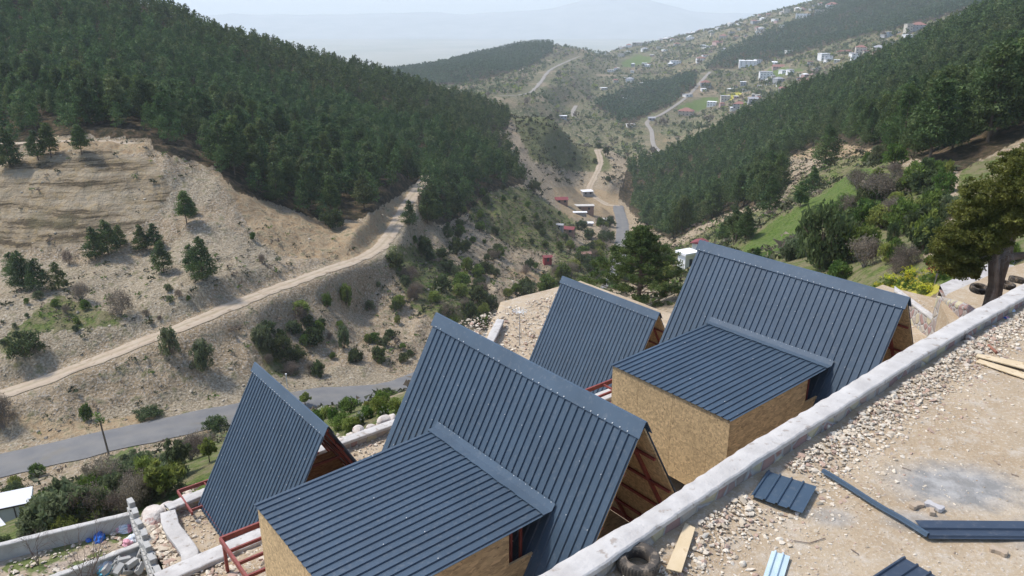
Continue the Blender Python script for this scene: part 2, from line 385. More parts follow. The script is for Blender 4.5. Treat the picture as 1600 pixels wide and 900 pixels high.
# bedding ledges on the cut face
st = TZ - .16 * TX + fbm(TX, TY, 14, 3, 31) * 1.6
led = (np.floor(st / .9) + np.clip((st / .9 - np.floor(st / .9)) * 3.0, 0, 1)) * .9
TZ = TZ + (led - st) * cl * .95
def cut(P, w0, w1, drop):
    global TZ
    d, z = dist_poly(TX, TY, P); t = np.clip((d - w0) / (w1 - w0), 0, 1); t = t * t * (3 - 2 * t)
    TZ = (z - drop) * (1 - t) + TZ * t
for P_, a_, b_ in ((ROAD, 3.6, 10), (DIRT, 1.9, 5), (TRACK, 2, 5), (VALTRACK, 2.5, 30), (FARROAD, 4, 60), (QUARRY, 3, 70), (HILLTRK, 3, 60), (GULLY, 3, 40)):
    cut(P_, a_, b_, .15)
# benches of the building site are cut into the hillside
tb, ta = toab(TX, TY)
SITE = [('low', (tb > -6.3) & (tb < 22) & (ta > 8) & (ta < 18.2 + np.clip((tb - 8) * .9, 0, 9))), ('up', (tb > -30) & (tb < 27) & (ta > -12) & (ta < 9.5)), ('plot', (tb > -40) & (tb <= -6.0) & (ta > 8) & (ta < 18.8))]
for nm, m in SITE:
    lim = {'low': -10.6, 'up': -6.6, 'plot': -11.2}[nm]
    TZ = np.where(m, np.minimum(TZ, lim), TZ)
TS = (TZ - H) / RG
def Zg(x, y):
    a = np.arctan2(x, y); r = np.log(np.hypot(x, y)); return H + np.exp(r) * bil(TS, fa, fr, a, r)
_ms = np.exp(np.linspace(math.log(16), math.log(5000), 5000))
def G(px, py, dmin=16, dmax=1e9):
    """the ground point seen at a photo pixel"""
    r = ray(px, py); h = math.hypot(r[0], r[1]); t = _ms / h
    x = r[0] * t; y = r[1] * t; z = H + r[2] * t
    k = np.nonzero((z <= Zg(x, y)) & (t > dmin) & (t < dmax))[0]
    if len(k) == 0:
        k = [int(np.argmin(np.where((t > dmin) & (t < min(dmax, 3000)), z - Zg(x, y), 1e9)))]
    i = k[0]; return np.array([x[i], y[i], float(Zg(x[i:i + 1], y[i:i + 1])[0])]), t[i]
# zone attributes
px_, py_, d_ = proj(TX, TY, TZ)
lk = lambda m: look(m, px_, py_)
near = RG < 560
zf = np.clip(lk(M_forest) * near + lk(M_farforest) * (RG > 560), 0, 1)
zg = lk(M_grass) * near; zv = lk(M_vivid); zy = lk(M_yellow); zs = lk(M_scree) * near; zo = lk(M_ochre); zc = lk(M_cliff) * (RG < 200)
far_g = np.clip((RG - 560) / 100, 0, 1)
zg = np.maximum(zg, far_g * .6); zg = np.maximum(zg, .34 * (RG > 60) * (1 - .6 * zc))
zA = np.stack([zg, zf, zs, np.ones_like(zf)], -1); zB = np.stack([zo, zv, zc, np.ones_like(zf)], -1); zC = np.stack([zy, np.clip((np.minimum(RG, 1e4) - 300) / 600, 0, 1), np.zeros_like(zf), np.ones_like(zf)], -1)

def terrain_mat():
    m, t, b = newmat('hillside_soil'); b.inputs['Roughness'].default_value = .95; b.inputs['Specular IOR Level'].default_value = .1
    pos = N(t, 'ShaderNodeNewGeometry').outputs['Position']
    A = N(t, 'ShaderNodeSeparateColor', ins={0: N(t, 'ShaderNodeAttribute', attribute_name='zoneA').outputs['Color']})
    B = N(t, 'ShaderNodeSeparateColor', ins={0: N(t, 'ShaderNodeAttribute', attribute_name='zoneB').outputs['Color']})
    Cc = N(t, 'ShaderNodeSeparateColor', ins={0: N(t, 'ShaderNodeAttribute', attribute_name='zoneC').outputs['Color']})
    n0 = noise(t, pos, .035, 5, .6); n1 = noise(t, pos, .16, 5, .6); n2 = noise(t, pos, .7, 5, .62); n3 = noise(t, pos, 3.2, 4, .65); nf = noise(t, pos, .012, 6, .7)
    soil = mixc(t, ramp(t, n1, .35, .65), (.29, .218, .137), (.385, .30, .20))
    soil = mixc(t, ramp(t, n2, .52, .7), soil, (.39, .335, .26))
    soil = mixc(t, math_(t, 'MULTIPLY', ramp(t, n2, .46, .36), .5), soil, (.18, .14, .085))
    soil = mixc(t, math_(t, 'MULTIPLY', ramp(t, n3, .54, .60), .7), soil, (.49, .44, .37))
    soil = mixc(t, math_(t, 'MULTIPLY', ramp(t, n3, .45, .38), .6), soil, (.13, .11, .065))
    scree = mixc(t, ramp(t, n3, .4, .6), (.20, .165, .11), (.42, .365, .27))
    mask = lambda z, n, k=1.1, lo=.42, hi=.6: ramp(t, math_(t, 'ADD', z, math_(t, 'MULTIPLY', math_(t, 'SUBTRACT', n, .5), k)), lo, hi)
    col = mixc(t, math_(t, 'MULTIPLY', mask(A.outputs[2], n1, 1.6), .62), soil, scree)
    och = mixc(t, ramp(t, n2, .4, .6), (.32, .22, .12), (.41, .315, .195))
    col = mixc(t, math_(t, 'MULTIPLY', mask(B.outputs[0], n1), .75), col, och)
    # bedding of the rock face
    mp = N(t, 'ShaderNodeMapping', ins={'Vector': pos, 'Rotation': (0, -.16, 0), 'Scale': (.06, .06, 1.0)})
    sn = noise(t, mp.outputs[0], .95, 7, .72)
    cliff = mixc(t, ramp(t, sn, .40, .58), (.17, .125, .07), (.36, .295, .205))
    cliff = mixc(t, math_(t, 'MULTIPLY', ramp(t, n2, .5, .62), .6), cliff, (.31, .23, .12))
    cliff = mixc(t, math_(t, 'MULTIPLY', ramp(t, sn, .46, .42), .9), cliff, (.085, .066, .042))
    cliff = mixc(t, math_(t, 'MULTIPLY', ramp(t, n1, .56, .66), .5), cliff, (.15, .13, .07))
    col = mixc(t, mask(B.outputs[2], n1, .8), col, cliff)
    # grass, duller on the far hills
    g = mixc(t, ramp(t, n3, .4, .62), (.075, .105, .028), (.15, .175, .055))
    g = mixc(t, ramp(t, n2, .42, .56), g, (.19, .17, .09))
    fg = mixc(t, ramp(t, nf, .38, .62), (.065, .080, .034), (.12, .108, .060))
    fg = mixc(t, ramp(t, n0, .5, .62), fg, (.07, .095, .032))
    fg = mixc(t, ramp(t, noise(t, pos, .02, 4, .6), .56, .64), fg, (.22, .175, .115))
    fg = mixc(t, ramp(t, n1, .6, .7), fg, (.22, .165, .105))
    g = mixc(t, Cc.outputs[1], g, fg)
    col = mixc(t, mask(A.outputs[0], n2, 1.5), col, g)
    col = mixc(t, math_(t, 'MULTIPLY', mask(B.outputs[1], n1, 1.7), .75), col, mixc(t, ramp(t, n3, .4, .6), (.06, .115, .018), (.115, .17, .035)))
    col = mixc(t, math_(t, 'MULTIPLY', mask(Cc.outputs[0], n1, .4), .85), col, (.42, .38, .05))
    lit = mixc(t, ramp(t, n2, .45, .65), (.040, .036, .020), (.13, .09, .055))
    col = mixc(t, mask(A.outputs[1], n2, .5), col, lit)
    t.links.new(col, b.inputs['Base Color'])
    h = math_(t, 'ADD', math_(t, 'MULTIPLY', n2, .8), math_(t, 'MULTIPLY', n3, .35))
    bump(t, b, h, 1.0, .9)
    return m
ids = np.arange(NA * NR).reshape(NA, NR)
Ft = np.stack([ids[:-1, :-1], ids[1:, :-1], ids[1:, 1:], ids[:-1, 1:]], -1).reshape(-1, 4)
me = np_mesh('hillside', np.stack([TX, TY, TZ], -1).reshape(-1, 3), Ft, terrain_mat(), {'zoneA': zA.reshape(-1, 4), 'zoneB': zB.reshape(-1, 4), 'zoneC': zC.reshape(-1, 4)}, smooth=True)
tag(link('hillside', me), kind='structure')

# far plain and the mountain range in the haze
M_plain = plain('far_plain_soil', (.20, .20, .13), (.32, .29, .22), sc=.002, rough=1)
mb = MB(); mb.add([(-16000, 1500, -318), (16000, 1500, -318), (16000, 17500, -318), (-16000, 17500, -318)], [(0, 1, 2, 3)])
tag(mb.build('far_plain', M_plain), kind='structure')
def mountain():
    nx, ny = 220, 40
    xs = np.linspace(-7000, 7000, nx); ys = np.linspace(9000, 12800, ny)
    X, Y = np.meshgrid(xs, ys, indexing='ij')
    crest = 235 * np.exp(-((X - 1400) / 900) ** 2) - 60 + 40 * np.exp(-((X + 1200) / 1500) ** 2)
    k = np.clip(1 - np.abs(Y - 11000) / 1900, 0, 1)
    Z = -318 + (300 + crest) * k + fbm(X, Y, 600, 4, 4) * 45 * k
    i = np.arange(nx * ny).reshape(nx, ny)
    F = np.stack([i[:-1, :-1], i[1:, :-1], i[1:, 1:], i[:-1, 1:]], -1).reshape(-1, 4)
    return np_mesh('mountain_range', np.stack([X, Y, Z], -1).reshape(-1, 3), F, plain('mountain_rock', (.24, .25, .24), (.33, .33, .32), sc=.004, rough=1), smooth=True)
tag(link('mountain_range', mountain()), kind='structure')

# haze
def haze():
    m = bpy.data.materials.new('haze_air'); m.use_nodes = True; t = m.node_tree
    t.nodes.remove(t.nodes['Principled BSDF'])
    v = t.nodes.new('ShaderNodeVolumePrincipled'); v.inputs['Density'].default_value = HAZE_D
    v.inputs['Color'].default_value = (.885, .955, 1.0, 1); v.inputs['Anisotropy'].default_value = 0.0
    t.links.new(v.outputs[0], t.nodes['Material Output'].inputs['Volume'])
    mb = MB(); mb.box((-17000, -900, -345), (17000, 18000, 420))
    tag(mb.build('haze', m), kind='stuff', label='pale blue haze lying over the valley and the far plain')
haze()

# ------------------------------------------------------------------ roads
def ribbon(name, P, width, mat, lift=.05, kind='structure', jit=.0, crown=.0, **kw):
    P = np.asarray(P); T = np.gradient(P, axis=0); T[:, 2] = 0; T /= np.linalg.norm(T, axis=1)[:, None]
    Nn = np.stack([-T[:, 1], T[:, 0], 0 * T[:, 0]], 1)
    m = 7; offs = np.linspace(-1, 1, m); V = []
    for i in range(len(P)):
        for k, o in enumerate(offs):
            j = (vnoise(np.array([i * .9]), np.array([k * 3.1 if abs(o) == 1 else 0.]), 5)[0]) * jit if abs(o) == 1 else 0
            q = P[i] + Nn[i] * (o * width / 2 + j * np.sign(o)); V.append([q[0], q[1], P[i][2] + lift - (abs(o) == 1) * .12])
    n = len(P); i = np.arange(n * m).reshape(n, m)
    F = np.stack([i[:-1, :-1], i[:-1, 1:], i[1:, 1:], i[1:, :-1]], -1).reshape(-1, 4)
    F = F[:, ::-1]
    ru = np.tile(np.array([.1, 1, .5, 0, .5, 1, .1]), n); at_ = {'rut': np.stack([ru, ru, ru, np.ones_like(ru)], 1)}
    o = link(name, np_mesh(name, V, F, mat, at_)); return tag(o, kind=kind)
def resample(P, step):
    d = np.r_[0, np.cumsum(np.linalg.norm(np.diff(P, axis=0), axis=1))]; s = np.arange(0, d[-1], step)
    return np.stack([np.interp(s, d, P[:, k]) for k in range(3)], 1)
M_asph = plain('asphalt', (.145, .145, .145), (.185, .18, .17), sc=.35, rough=.9, bmp=.2, bsc=30, c3=(.17, .16, .14), sc3=.22, lo3=.62)
M_dirt = plain('dirt_road_soil', (.38, .30, .215), (.43, .355, .265), sc=.5, rough=.95, bmp=.4, bsc=6, bdist=.05, c3=(.30, .23, .155), sc3=.9, lo3=.6)
def rutmat(m, dark, k):
    t = m.node_tree; b = t.nodes['Principled BSDF']; src = b.inputs['Base Color'].links[0].from_socket
    pos = N(t, 'ShaderNodeNewGeometry').outputs['Position']; r_ = N(t, 'ShaderNodeSeparateColor', ins={0: N(t, 'ShaderNodeAttribute', attribute_name='rut').outputs['Color']}).outputs[0]
    f = ramp(t, math_(t, 'ADD', r_, math_(t, 'MULTIPLY', noise(t, pos, .9, 4), 1.2)), 1.0, .45)
    t.links.new(mixc(t, math_(t, 'MULTIPLY', f, k), src, dark), b.inputs['Base Color'])
rutmat(M_dirt, (.24, .20, .12), .75); rutmat(M_asph, (.22, .205, .18), .4)
M_farconc = plain('far_road_surface', (.24, .215, .185), (.29, .26, .22), sc=.3, rough=.95)
ribbon('road', resample(ROAD, 1.2), 6.0, M_asph, .06, jit=.5)
ribbon('dirt_road', resample(DIRT, 1.0), 3.2, M_dirt, .05, jit=.7)
ribbon('hill_track', resample(TRACK, 1.0), 2.6, M_dirt, .05, jit=.9)
ribbon('valley_track', resample(VALTRACK, 2.0), 3.8, M_dirt, .08, jit=1.2)
ribbon('village_road', resample(FARROAD, 4.0), 4.2, M_farconc, .3)
ribbon('quarry_track', resample(QUARRY, 4.0), 4.5, M_farconc, .3, jit=3)
ribbon('ridge_track', resample(HILLTRK, 4.0), 3.5, M_dirt, .3, jit=2)
ribbon('gully_road', resample(GULLY, 4.0), 5.0, M_farconc, .3)

# ================================================================== THE BUILDING SITE
def stone_icos():
    """a few angular stone shapes (unit size)"""
    import bmesh
    out = []
    for k in range(6):
        bm = bmesh.new(); bmesh.ops.create_icosphere(bm, subdivisions=1, radius=1)
        r = np.random.default_rng(50 + k)
        sc = np.array([1.15, .6 + r.random() * .4, .42 + r.random() * .3])
        vs = np.array([v.co for v in bm.verts])
        d = r.normal(size=(7, 3)); d /= np.linalg.norm(d, axis=1)[:, None]
        for q in d:                                            # slice flat faces
            h = vs @ q; lim = .48; vs = vs - np.maximum(h - lim, 0)[:, None] * q
        vs = vs * sc + r.normal(size=vs.shape) * .03
        fs = np.array([[v.index for v in f.verts] for f in bm.faces]); bm.free(); out.append((vs, fs))
    return out
STONES = stone_icos()
def scatter_stones(name, P, size, mat, seed=1, sink=.3):
    """many stones as one mesh (uncountable rubble)"""
    r = np.random.default_rng(seed); n = len(P); Vs = []; Fs = []; b = 0
    k = r.integers(0, len(STONES), n); an = r.random(n) * 6.283; tl = r.normal(size=n) * .35
    for q in range(len(STONES)):
        idx = np.nonzero(k == q)[0]
        if len(idx) == 0: continue
        vs, fs = STONES[q]; c, s_ = np.cos(an[idx])[:, None], np.sin(an[idx])[:, None]; ct, stt = np.cos(tl[idx])[:, None], np.sin(tl[idx])[:, None]
        x = vs[None, :, 0]; y = vs[None, :, 1] * ct - vs[None, :, 2] * stt; z = vs[None, :, 1] * stt + vs[None, :, 2] * ct
        X = np.stack([x * c - y * s_, x * s_ + y * c, z], -1) * size[idx][:, None, None] + P[idx][:, None, :]
        X[..., 2] += size[idx][:, None] * (.35 - sink)
        m = len(vs); Vs.append(X.reshape(-1, 3)); Fs.append((fs[None] + (np.arange(len(idx)) * m)[:, None, None]).reshape(-1, 3) + b); b += len(idx) * m
    return link(name, np_mesh(name, np.concatenate(Vs), np.concatenate(Fs), mat))
def rubblemat(name, c1, c2, c3):
    m, t, b = newmat(name); b.inputs['Roughness'].default_value = .9; b.inputs['Specular IOR Level'].default_value = .15
    g = N(t, 'ShaderNodeNewGeometry'); r = g.outputs['Random Per Island']
    col = mixc(t, ramp(t, r, .15, .55), c1, c2); col = mixc(t, ramp(t, r, .8, .86), col, c3)
    col = mixc(t, math_(t, 'MULTIPLY', noise(t, g.outputs['Position'], 14, 3), .3), col, (.2, .17, .13))
    t.links.new(col, b.inputs['Base Color']); bump(t, b, noise(t, g.outputs['Position'], 40, 4), .4, .01)
    return m
M_rubble = rubblemat('limestone', (.48, .40, .295), (.70, .62, .50), (.44, .31, .24))
M_pebble = rubblemat('limestone_chips', (.42, .34, .245), (.60, .53, .43), (.33, .25, .18))

def sitesoil(name, stain=False):
    m, t, b = newmat(name); b.inputs['Roughness'].default_value = .95; b.inputs['Specular IOR Level'].default_value = .1
    pos = N(t, 'ShaderNodeNewGeometry').outputs['Position']
    n1 = noise(t, pos, .5, 5, .6); n2 = noise(t, pos, 2.6, 5, .65); n3 = noise(t, pos, 16, 4, .7); n4 = noise(t, pos, 55, 3, .7)
    col = mixc(t, ramp(t, n1, .38, .62), (.37, .28, .18), (.44, .35, .24))
    col = mixc(t, ramp(t, n2, .5, .68), col, (.47, .40, .31))
    col = mixc(t, math_(t, 'MULTIPLY', ramp(t, n3, .56, .64), .6), col, (.57, .51, .43))
    col = mixc(t, math_(t, 'MULTIPLY', ramp(t, n3, .42, .34), .5), col, (.25, .18, .115))
    col = mixc(t, math_(t, 'MULTIPLY', ramp(t, n4, .6, .68), .5), col, (.60, .55, .48))
    if stain:   # dried cement slurry spilt on the yard
        sx = N(t, 'ShaderNodeSeparateXYZ', ins={0: pos})
        def blob(cx, cy, rx, ry, k=1.0):
            dx = math_(t, 'DIVIDE', math_(t, 'SUBTRACT', sx.outputs[0], cx), rx); dy = math_(t, 'DIVIDE', math_(t, 'SUBTRACT', sx.outputs[1], cy), ry)
            d = math_(t, 'SQRT', math_(t, 'ADD', math_(t, 'MULTIPLY', dx, dx), math_(t, 'MULTIPLY', dy, dy)))
            d = math_(t, 'ADD', d, math_(t, 'MULTIPLY', math_(t, 'SUBTRACT', n2, .5), 1.5))
            return math_(t, 'MULTIPLY', ramp(t, d, 1.25, .55), k)
        f = blob(7.75, 11.75, 1.15, .75, .95)
        for q in ((8.9, 10.2, 1.1, .7, .8), (5.25, 10.85, .38, .28, .6), (6.55, 10.75, .5, .3, .6), (9.3, 11.2, .9, .6, .7)):
            f = math_(t, 'MAXIMUM', f, blob(*q))
        col = mixc(t, f, col, mixc(t, ramp(t, n2, .4, .6), (.235, .23, .215), (.36, .35, .33)))
    t.links.new(col, b.inputs['Base Color'])
    bump(t, b, math_(t, 'ADD', n3, math_(t, 'MULTIPLY', n4, .4)), .7, .035)
    return m
M_yard = sitesoil('yard_soil', True); M_bench = sitesoil('bench_soil')
M_conc = plain('rough_concrete', (.42, .395, .365), (.52, .495, .46), sc=2.2, rough=.9, bmp=.6, bsc=14, bdist=.03, c3=(.33, .29, .25), sc3=5, lo3=.6)
def masonry():
    m, t, b = newmat('rubble_masonry'); b.inputs['Roughness'].default_value = .9
    pos = N(t, 'ShaderNodeNewGeometry').outputs['Position']
    wob = mixc(t, .08, pos, noise(t, pos, 2, 2, out=1))
    v = N(t, 'ShaderNodeTexVoronoi', ins={'Scale': 2.9, 'Randomness': .9}); t.links.new(wob, v.inputs['Vector'])
    e = N(t, 'ShaderNodeTexVoronoi', feature='DISTANCE_TO_EDGE', ins={'Scale': 2.9, 'Randomness': .9}); t.links.new(wob, e.inputs['Vector'])
    s = N(t, 'ShaderNodeSeparateColor', ins={0: v.outputs['Color']})
    col = mixc(t, ramp(t, s.outputs[0], .2, .8), (.26, .20, .17), (.42, .36, .29))
    col = mixc(t, ramp(t, s.outputs[1], .62, .68), col, (.30, .165, .14))
    col = mixc(t, ramp(t, s.outputs[2], .8, .85), col, (.48, .42, .26))
    col = mixc(t, math_(t, 'MULTIPLY', noise(t, pos, 9, 4), .45), col, (.30, .27, .24))
    col = mixc(t, ramp(t, e.outputs['Distance'], .075, .03), col, (.36, .34, .315))
    t.links.new(col, b.inputs['Base Color']); bump(t, b, math_(t, 'ADD', ramp(t, e.outputs['Distance'], 0, .14), math_(t, 'MULTIPLY', noise(t, pos, 12, 4), .4)), .8, .05)
    return m
M_mason = masonry()

# ---- the long terrace wall
WF = [(-6.2, 3.4), (-3.0, 6.15), (0.27, 8.94), (2.01, 10.41), (4.01, 12.27), (6.3, 14.25), (8.82, 16.48), (11.7, 18.9), (14.79, 21.4), (19, 24.8), (26, 30.3)]
WN = [(-5.75, 3.0), (-2.6, 5.75), (0.60, 8.50), (2.40, 10.15), (4.36, 11.92), (6.62, 13.85), (9.12, 16.05), (11.98, 18.42), (15.02, 20.88), (19.3, 24.3), (26.3, 29.8)]
def densify(P, step):
    P = np.array(P, float); d = np.r_[0, np.cumsum(np.linalg.norm(np.diff(P, axis=0), axis=1))]; n = int(d[-1] / step)
    s = np.linspace(0, d[-1], n); return np.stack([np.interp(s, d, P[:, k]) for k in range(P.shape[1])], 1)
def wall_strip(name, F_, N_, ztop, zbF, zbN, capH, mats, label, cat='wall', over=.0, seed=3, n=None, coping='concrete_coping'):
    """a masonry body with a rough concrete coping laid on it"""
    n = n or 160
    def lin(P):
        P = np.array(P, float); t = np.linspace(0, len(P) - 1, n); i = np.minimum(t.astype(int), len(P) - 2); f = (t - i)[:, None]
        return P[i] * (1 - f) + P[i + 1] * f
    f = lin(F_); q = lin(N_); zt = np.full(n, ztop) if np.isscalar(ztop) else np.interp(np.linspace(0, 1, n), np.linspace(0, 1, len(ztop)), ztop)
    dv = (q - f); L = np.linalg.norm(dv, axis=1)[:, None]; dv = dv / L
    r = np.random.default_rng(seed); s = np.arange(n) * .37
    j1 = vnoise(s, s * 0 + seed, 1) * .035; j2 = vnoise(s * .8, s * 0 + seed, 2) * .03 + vnoise(s * 2.7, s * 0 + seed, 5) * .012
    root = tag(empty(name, (float(f[0][0]), float(f[0][1]), 0)), label, cat)
    o3 = np.array([root.location.x, root.location.y, 0])
    def prof(rows, nm, mat):
        V = np.array(rows); k = V.shape[1]; V = V.reshape(-1, 3) - o3; i = np.arange(n * k).reshape(n, k); Fs = []
        for a in range(k):
            b_ = (a + 1) % k; Fs.append(np.stack([i[:-1, a], i[:-1, b_], i[1:, b_], i[1:, a]], -1))
        me_ = np_mesh(nm, V, np.concatenate(Fs), mat, smooth=(nm == coping and coping != 'stone_coping')); link(nm, me_, root)
        if me_.polygons[0].use_smooth: me_.set_sharp_from_angle(angle=R(30))
    body = []; cap = []
    for k in range(n):
        a = f[k]; b_ = q[k]; d = dv[k]
        body.append([[*(a + d * .05), zbF], [*(a + d * .05), zt[k] - capH], [*(b_ - d * (.05 + j2[k] * .4)), zt[k] - capH], [*(b_ - d * (.02 + j2[k] * .8)), zbN]])
        A_ = a - d * (over + j1[k]); B_ = b_ + d * (over + .02 + j2[k] * .6); zz = zt[k] + vnoise(np.array([k * .5]), np.array([2. + seed]), 7)[0] * .018
        cap.append([[*A_, zt[k] - capH - .02 + j1[k] * .3], [*A_, zz - .012], [*(A_ + d * .02), zz], [*((A_ + B_) / 2), zz + .006 + j1[k] * .15], [*(B_ - d * .025), zz - .003], [*B_, zz - .022], [*B_, zt[k] - capH - .01 + j2[k] * .9]])
    prof(body, 'masonry_body', mats[0]); prof(cap, coping, mats[1]); return root
_wf = np.array(WF); _wn = np.array(WN); _d = (_wn - _wf) / np.linalg.norm(_wn - _wf, axis=1)[:, None]
wall_strip('terrace_wall', _wf + _d * .05, _wn - _d * .06, .40, -5.2, -.1, .09, (M_mason, M_conc), 'long stone retaining wall with white concrete coping along the near edge of the yard', n=420)

# ---- yard (the terrace the camera looks over)
def yard():
    nx, ny = 420, 360
    u = np.linspace(-9, 26, nx)                                # along B, metres
    X = []; 
    b0 = np.array([toab(*p) for p in WN]); 
    bb = np.linspace(-13, 32, nx); ai = np.interp(bb, b0[:, 0], b0[:, 1])
    tt = np.linspace(0, 1, ny) ** 1.8
    A_ = ai[:, None] + .14 - tt[None] * 34; B_ = np.repeat(bb[:, None], ny, 1)
    XX = QX + Bv[0] * B_ + Av[0] * A_; YY = QY + Bv[1] * B_ + Av[1] * A_
    dw = ai[:, None] + .12 - A_
    Z = fbm(XX, YY, 2.2, 4, 8) * .05 + fbm(XX, YY, .5, 3, 18) * .02 + .09 * np.exp(-(dw / .5) ** 2) * (.7 + .8 * vnoise(XX / .8, YY / .8, 4))
    i = np.arange(nx * ny).reshape(nx, ny)
    F = np.stack([i[:-1, :-1], i[:-1, 1:], i[1:, 1:], i[1:, :-1]], -1).reshape(-1, 4)
    global YARD; YARD = (b0, )
    return np_mesh('yard_ground', np.stack([XX, YY, Z], -1).reshape(-1, 3), F, M_yard, smooth=True)
tag(link('yard_ground', yard()), kind='structure')
def wall_a(b): return np.interp(b, YARD[0][:, 0], YARD[0][:, 1])
def yz(X, Y):
    X = np.asarray(X, float); Y = np.asarray(Y, float); b_, a_ = toab(X, Y); dw = wall_a(b_) + .12 - a_
    return fbm(X, Y, 2.2, 4, 8) * .05 + fbm(X, Y, .5, 3, 18) * .02 + .09 * np.exp(-(dw / .5) ** 2) * (.7 + .8 * vnoise(X / .8, Y / .8, 4))
def clearyard(P):
    k = np.ones(len(P), bool)
    for cx, cy, rr_ in ((1.82, 9.62, .36), (4.35, 11.5, .42), (4.85, 11.75, .42), (4.5, 11.25, .3), (4.9, 11.45, .35), (2.45, 9.75, .2), (2.65, 10.1, .2), (2.82, 10.38, .16), (5.7, 12.05, .1), (6.2, 11.05, .1), (3.9, 9.6, .3), (3.9, 9.9, .2), (7.2, 10.55, .5), (7.9, 10.55, .5), (5.7, 9.5, .4), (11.6, 16.6, .3)):
        k &= np.hypot(P[:, 0] - cx, P[:, 1] - cy) > rr_
    return k
def rubble_yard():
    r = np.random.default_rng(4)
    b_ = r.uniform(-5, 16, 9000); dist = np.abs(r.exponential(.62, 9000)) + .08
    dens = np.where(b_ < 3, 1.35, np.where(b_ < 8, 1.0, .75)); dist = dist * dens
    a_ = wall_a(b_) - dist; P = np.stack([QX + Bv[0] * b_ + Av[0] * a_, QY + Bv[1] * b_ + Av[1] * a_], 1)
    sz = np.clip(r.lognormal(-3.65, .5, 9000), .010, .09) * np.clip(1.25 - dist * .28, .45, 1.2)
    Z = yz(P[:, 0], P[:, 1]) + np.maximum(0, .05 - dist * .05)
    k = clearyard(P); return np.c_[P, Z][k], sz[k]
P_, s_z = rubble_yard()
tag(scatter_stones('limestone_rubble', P_, s_z, M_rubble, 5), 'band of loose pale limestone rubble heaped along the foot of the long wall', 'rubble', kind='stuff')
r = np.random.default_rng(6); b_ = r.uniform(-6, 18, 14000); a_ = wall_a(b_) - r.uniform(0, 11, 14000)
P_ = np.stack([QX + Bv[0] * b_ + Av[0] * a_, QY + Bv[1] * b_ + Av[1] * a_], 1)
keep = vnoise(P_[:, 0] / 1.1, P_[:, 1] / 1.1, 3) + r.random(14000) * .9 > .35; P_ = P_[keep]; P_ = P_[clearyard(P_)]
tag(scatter_stones('limestone_chips', np.c_[P_, yz(P_[:, 0], P_[:, 1])], np.clip(r.lognormal(-4.2, .5, len(P_)), .006, .05), M_pebble, 8), 'small pale stone chips scattered over the bare yard', 'gravel', kind='stuff')

# ---- benches behind the wall (in the site frame)
def bench(name, b0, b1, a0, a1, z, mat, sl=0, poly=None, step=.22, amp=.09, edge=0):
    nb = int((b1 - b0) / step); na = int((a1 - a0) / step)
    Bq, Aq = np.meshgrid(np.linspace(b0, b1, nb), np.linspace(a0, a1, na), indexing='ij')
    Z = z + fbm(Bq, Aq, 1.6, 4, 12) * amp + sl * (Bq - b0)
    if poly is not None:
        m = poly(Bq, Aq); Z = np.where(m, Z, z - 3.5)
    X = QX + Bv[0] * Bq + Av[0] * Aq; Y = QY + Bv[1] * Bq + Av[1] * Aq
    i = np.arange(nb * na).reshape(nb, na)
    F = np.stack([i[:-1, :-1], i[1:, :-1], i[1:, 1:], i[:-1, 1:]], -1).reshape(-1, 4)
    if poly is not None: F = F[m.ravel()[F].any(1)]
    return tag(link(name, np_mesh(name, np.stack([X, Y, Z], -1).reshape(-1, 3), F, mat, smooth=True)), kind='structure')
ZU, ZL, ZP = -5.0, -9.15, -9.95
bench('upper_bench', -14, 27, -3.2, 8.6, ZU, M_bench)
bench('lower_bench', -5.4, 24, 8.6, 27, ZL, M_bench, poly=lambda b, a: (a < 17.75 + np.clip((b - 7) * .9, 0, 9.5)) & (b > -5.3))
bench('garden_ground', -30, -5.6, 8.6, 20.8, ZP, None or plain('garden_soil', (.34, .27, .19), (.42, .34, .26), sc=1.2, rough=.95, bmp=.6, bsc=9, bdist=.05, c3=(.12, .145, .045), sc3=1.3, lo3=.46), poly=lambda b, a: (a < 19.7))
def rub(name, n, fn, size, label, mat=M_rubble, seed=3, cat='rubble'):
    r = np.random.default_rng(seed); b_, a_, z_ = fn(r, n)
    P = np.stack([QX + Bv[0] * b_ + Av[0] * a_, QY + Bv[1] * b_ + Av[1] * a_, z_], 1)
    return tag(scatter_stones(name, P, np.clip(r.lognormal(math.log(size), .5, len(b_)), size * .4, size * 3.2), mat, seed), label, cat, kind='stuff')
rub('limestone_rubble', 15000, lambda r, n: (r.uniform(-5.3, 22, n), r.uniform(8.7, 17.6, n), np.full(n, ZL + .03)), .042, 'pale broken limestone covering the lower building bench', seed=31)
rub('limestone_rubble', 2500, lambda r, n: (r.uniform(-9, 1, n), r.uniform(5.0, 8.5, n), np.full(n, ZU + .02)), .045, 'stone chips on the upper bench under the red deck frame', seed=32)
rub('limestone_rubble', 1800, lambda r, n: (r.uniform(12, 26, n), r.uniform(-1, 8.5, n), np.full(n, ZU + .02)), .05, 'stone chips on the bench right of the far large cabin', seed=33)
rub('limestone_rubble', 2600, lambda r, n: (lambda b: (b, 17.9 + r.random(n) * 1.2 + np.clip((b - 7) * .9, 0, 9), ZL - .15 - r.random(n) * .9))(r.uniform(-4, 14, n)), .09, 'coarse pale rubble tipped over the outer edge of the lower bench', seed=34)
rub('limestone_rubble', 2200, lambda r, n: (r.uniform(12, 22, n), r.uniform(20, 26, n), np.full(n, ZL + .03)), .05, 'pale and pinkish rubble on the vacant plot beyond the cabins', seed=35)
rub('limestone_rubble', 900, lambda r, n: (r.uniform(-11, -6.4, n), r.uniform(13.5, 19.3, n), np.full(n, ZP + .02)), .05, 'scattered stones on the soil of the garden plots', seed=38)
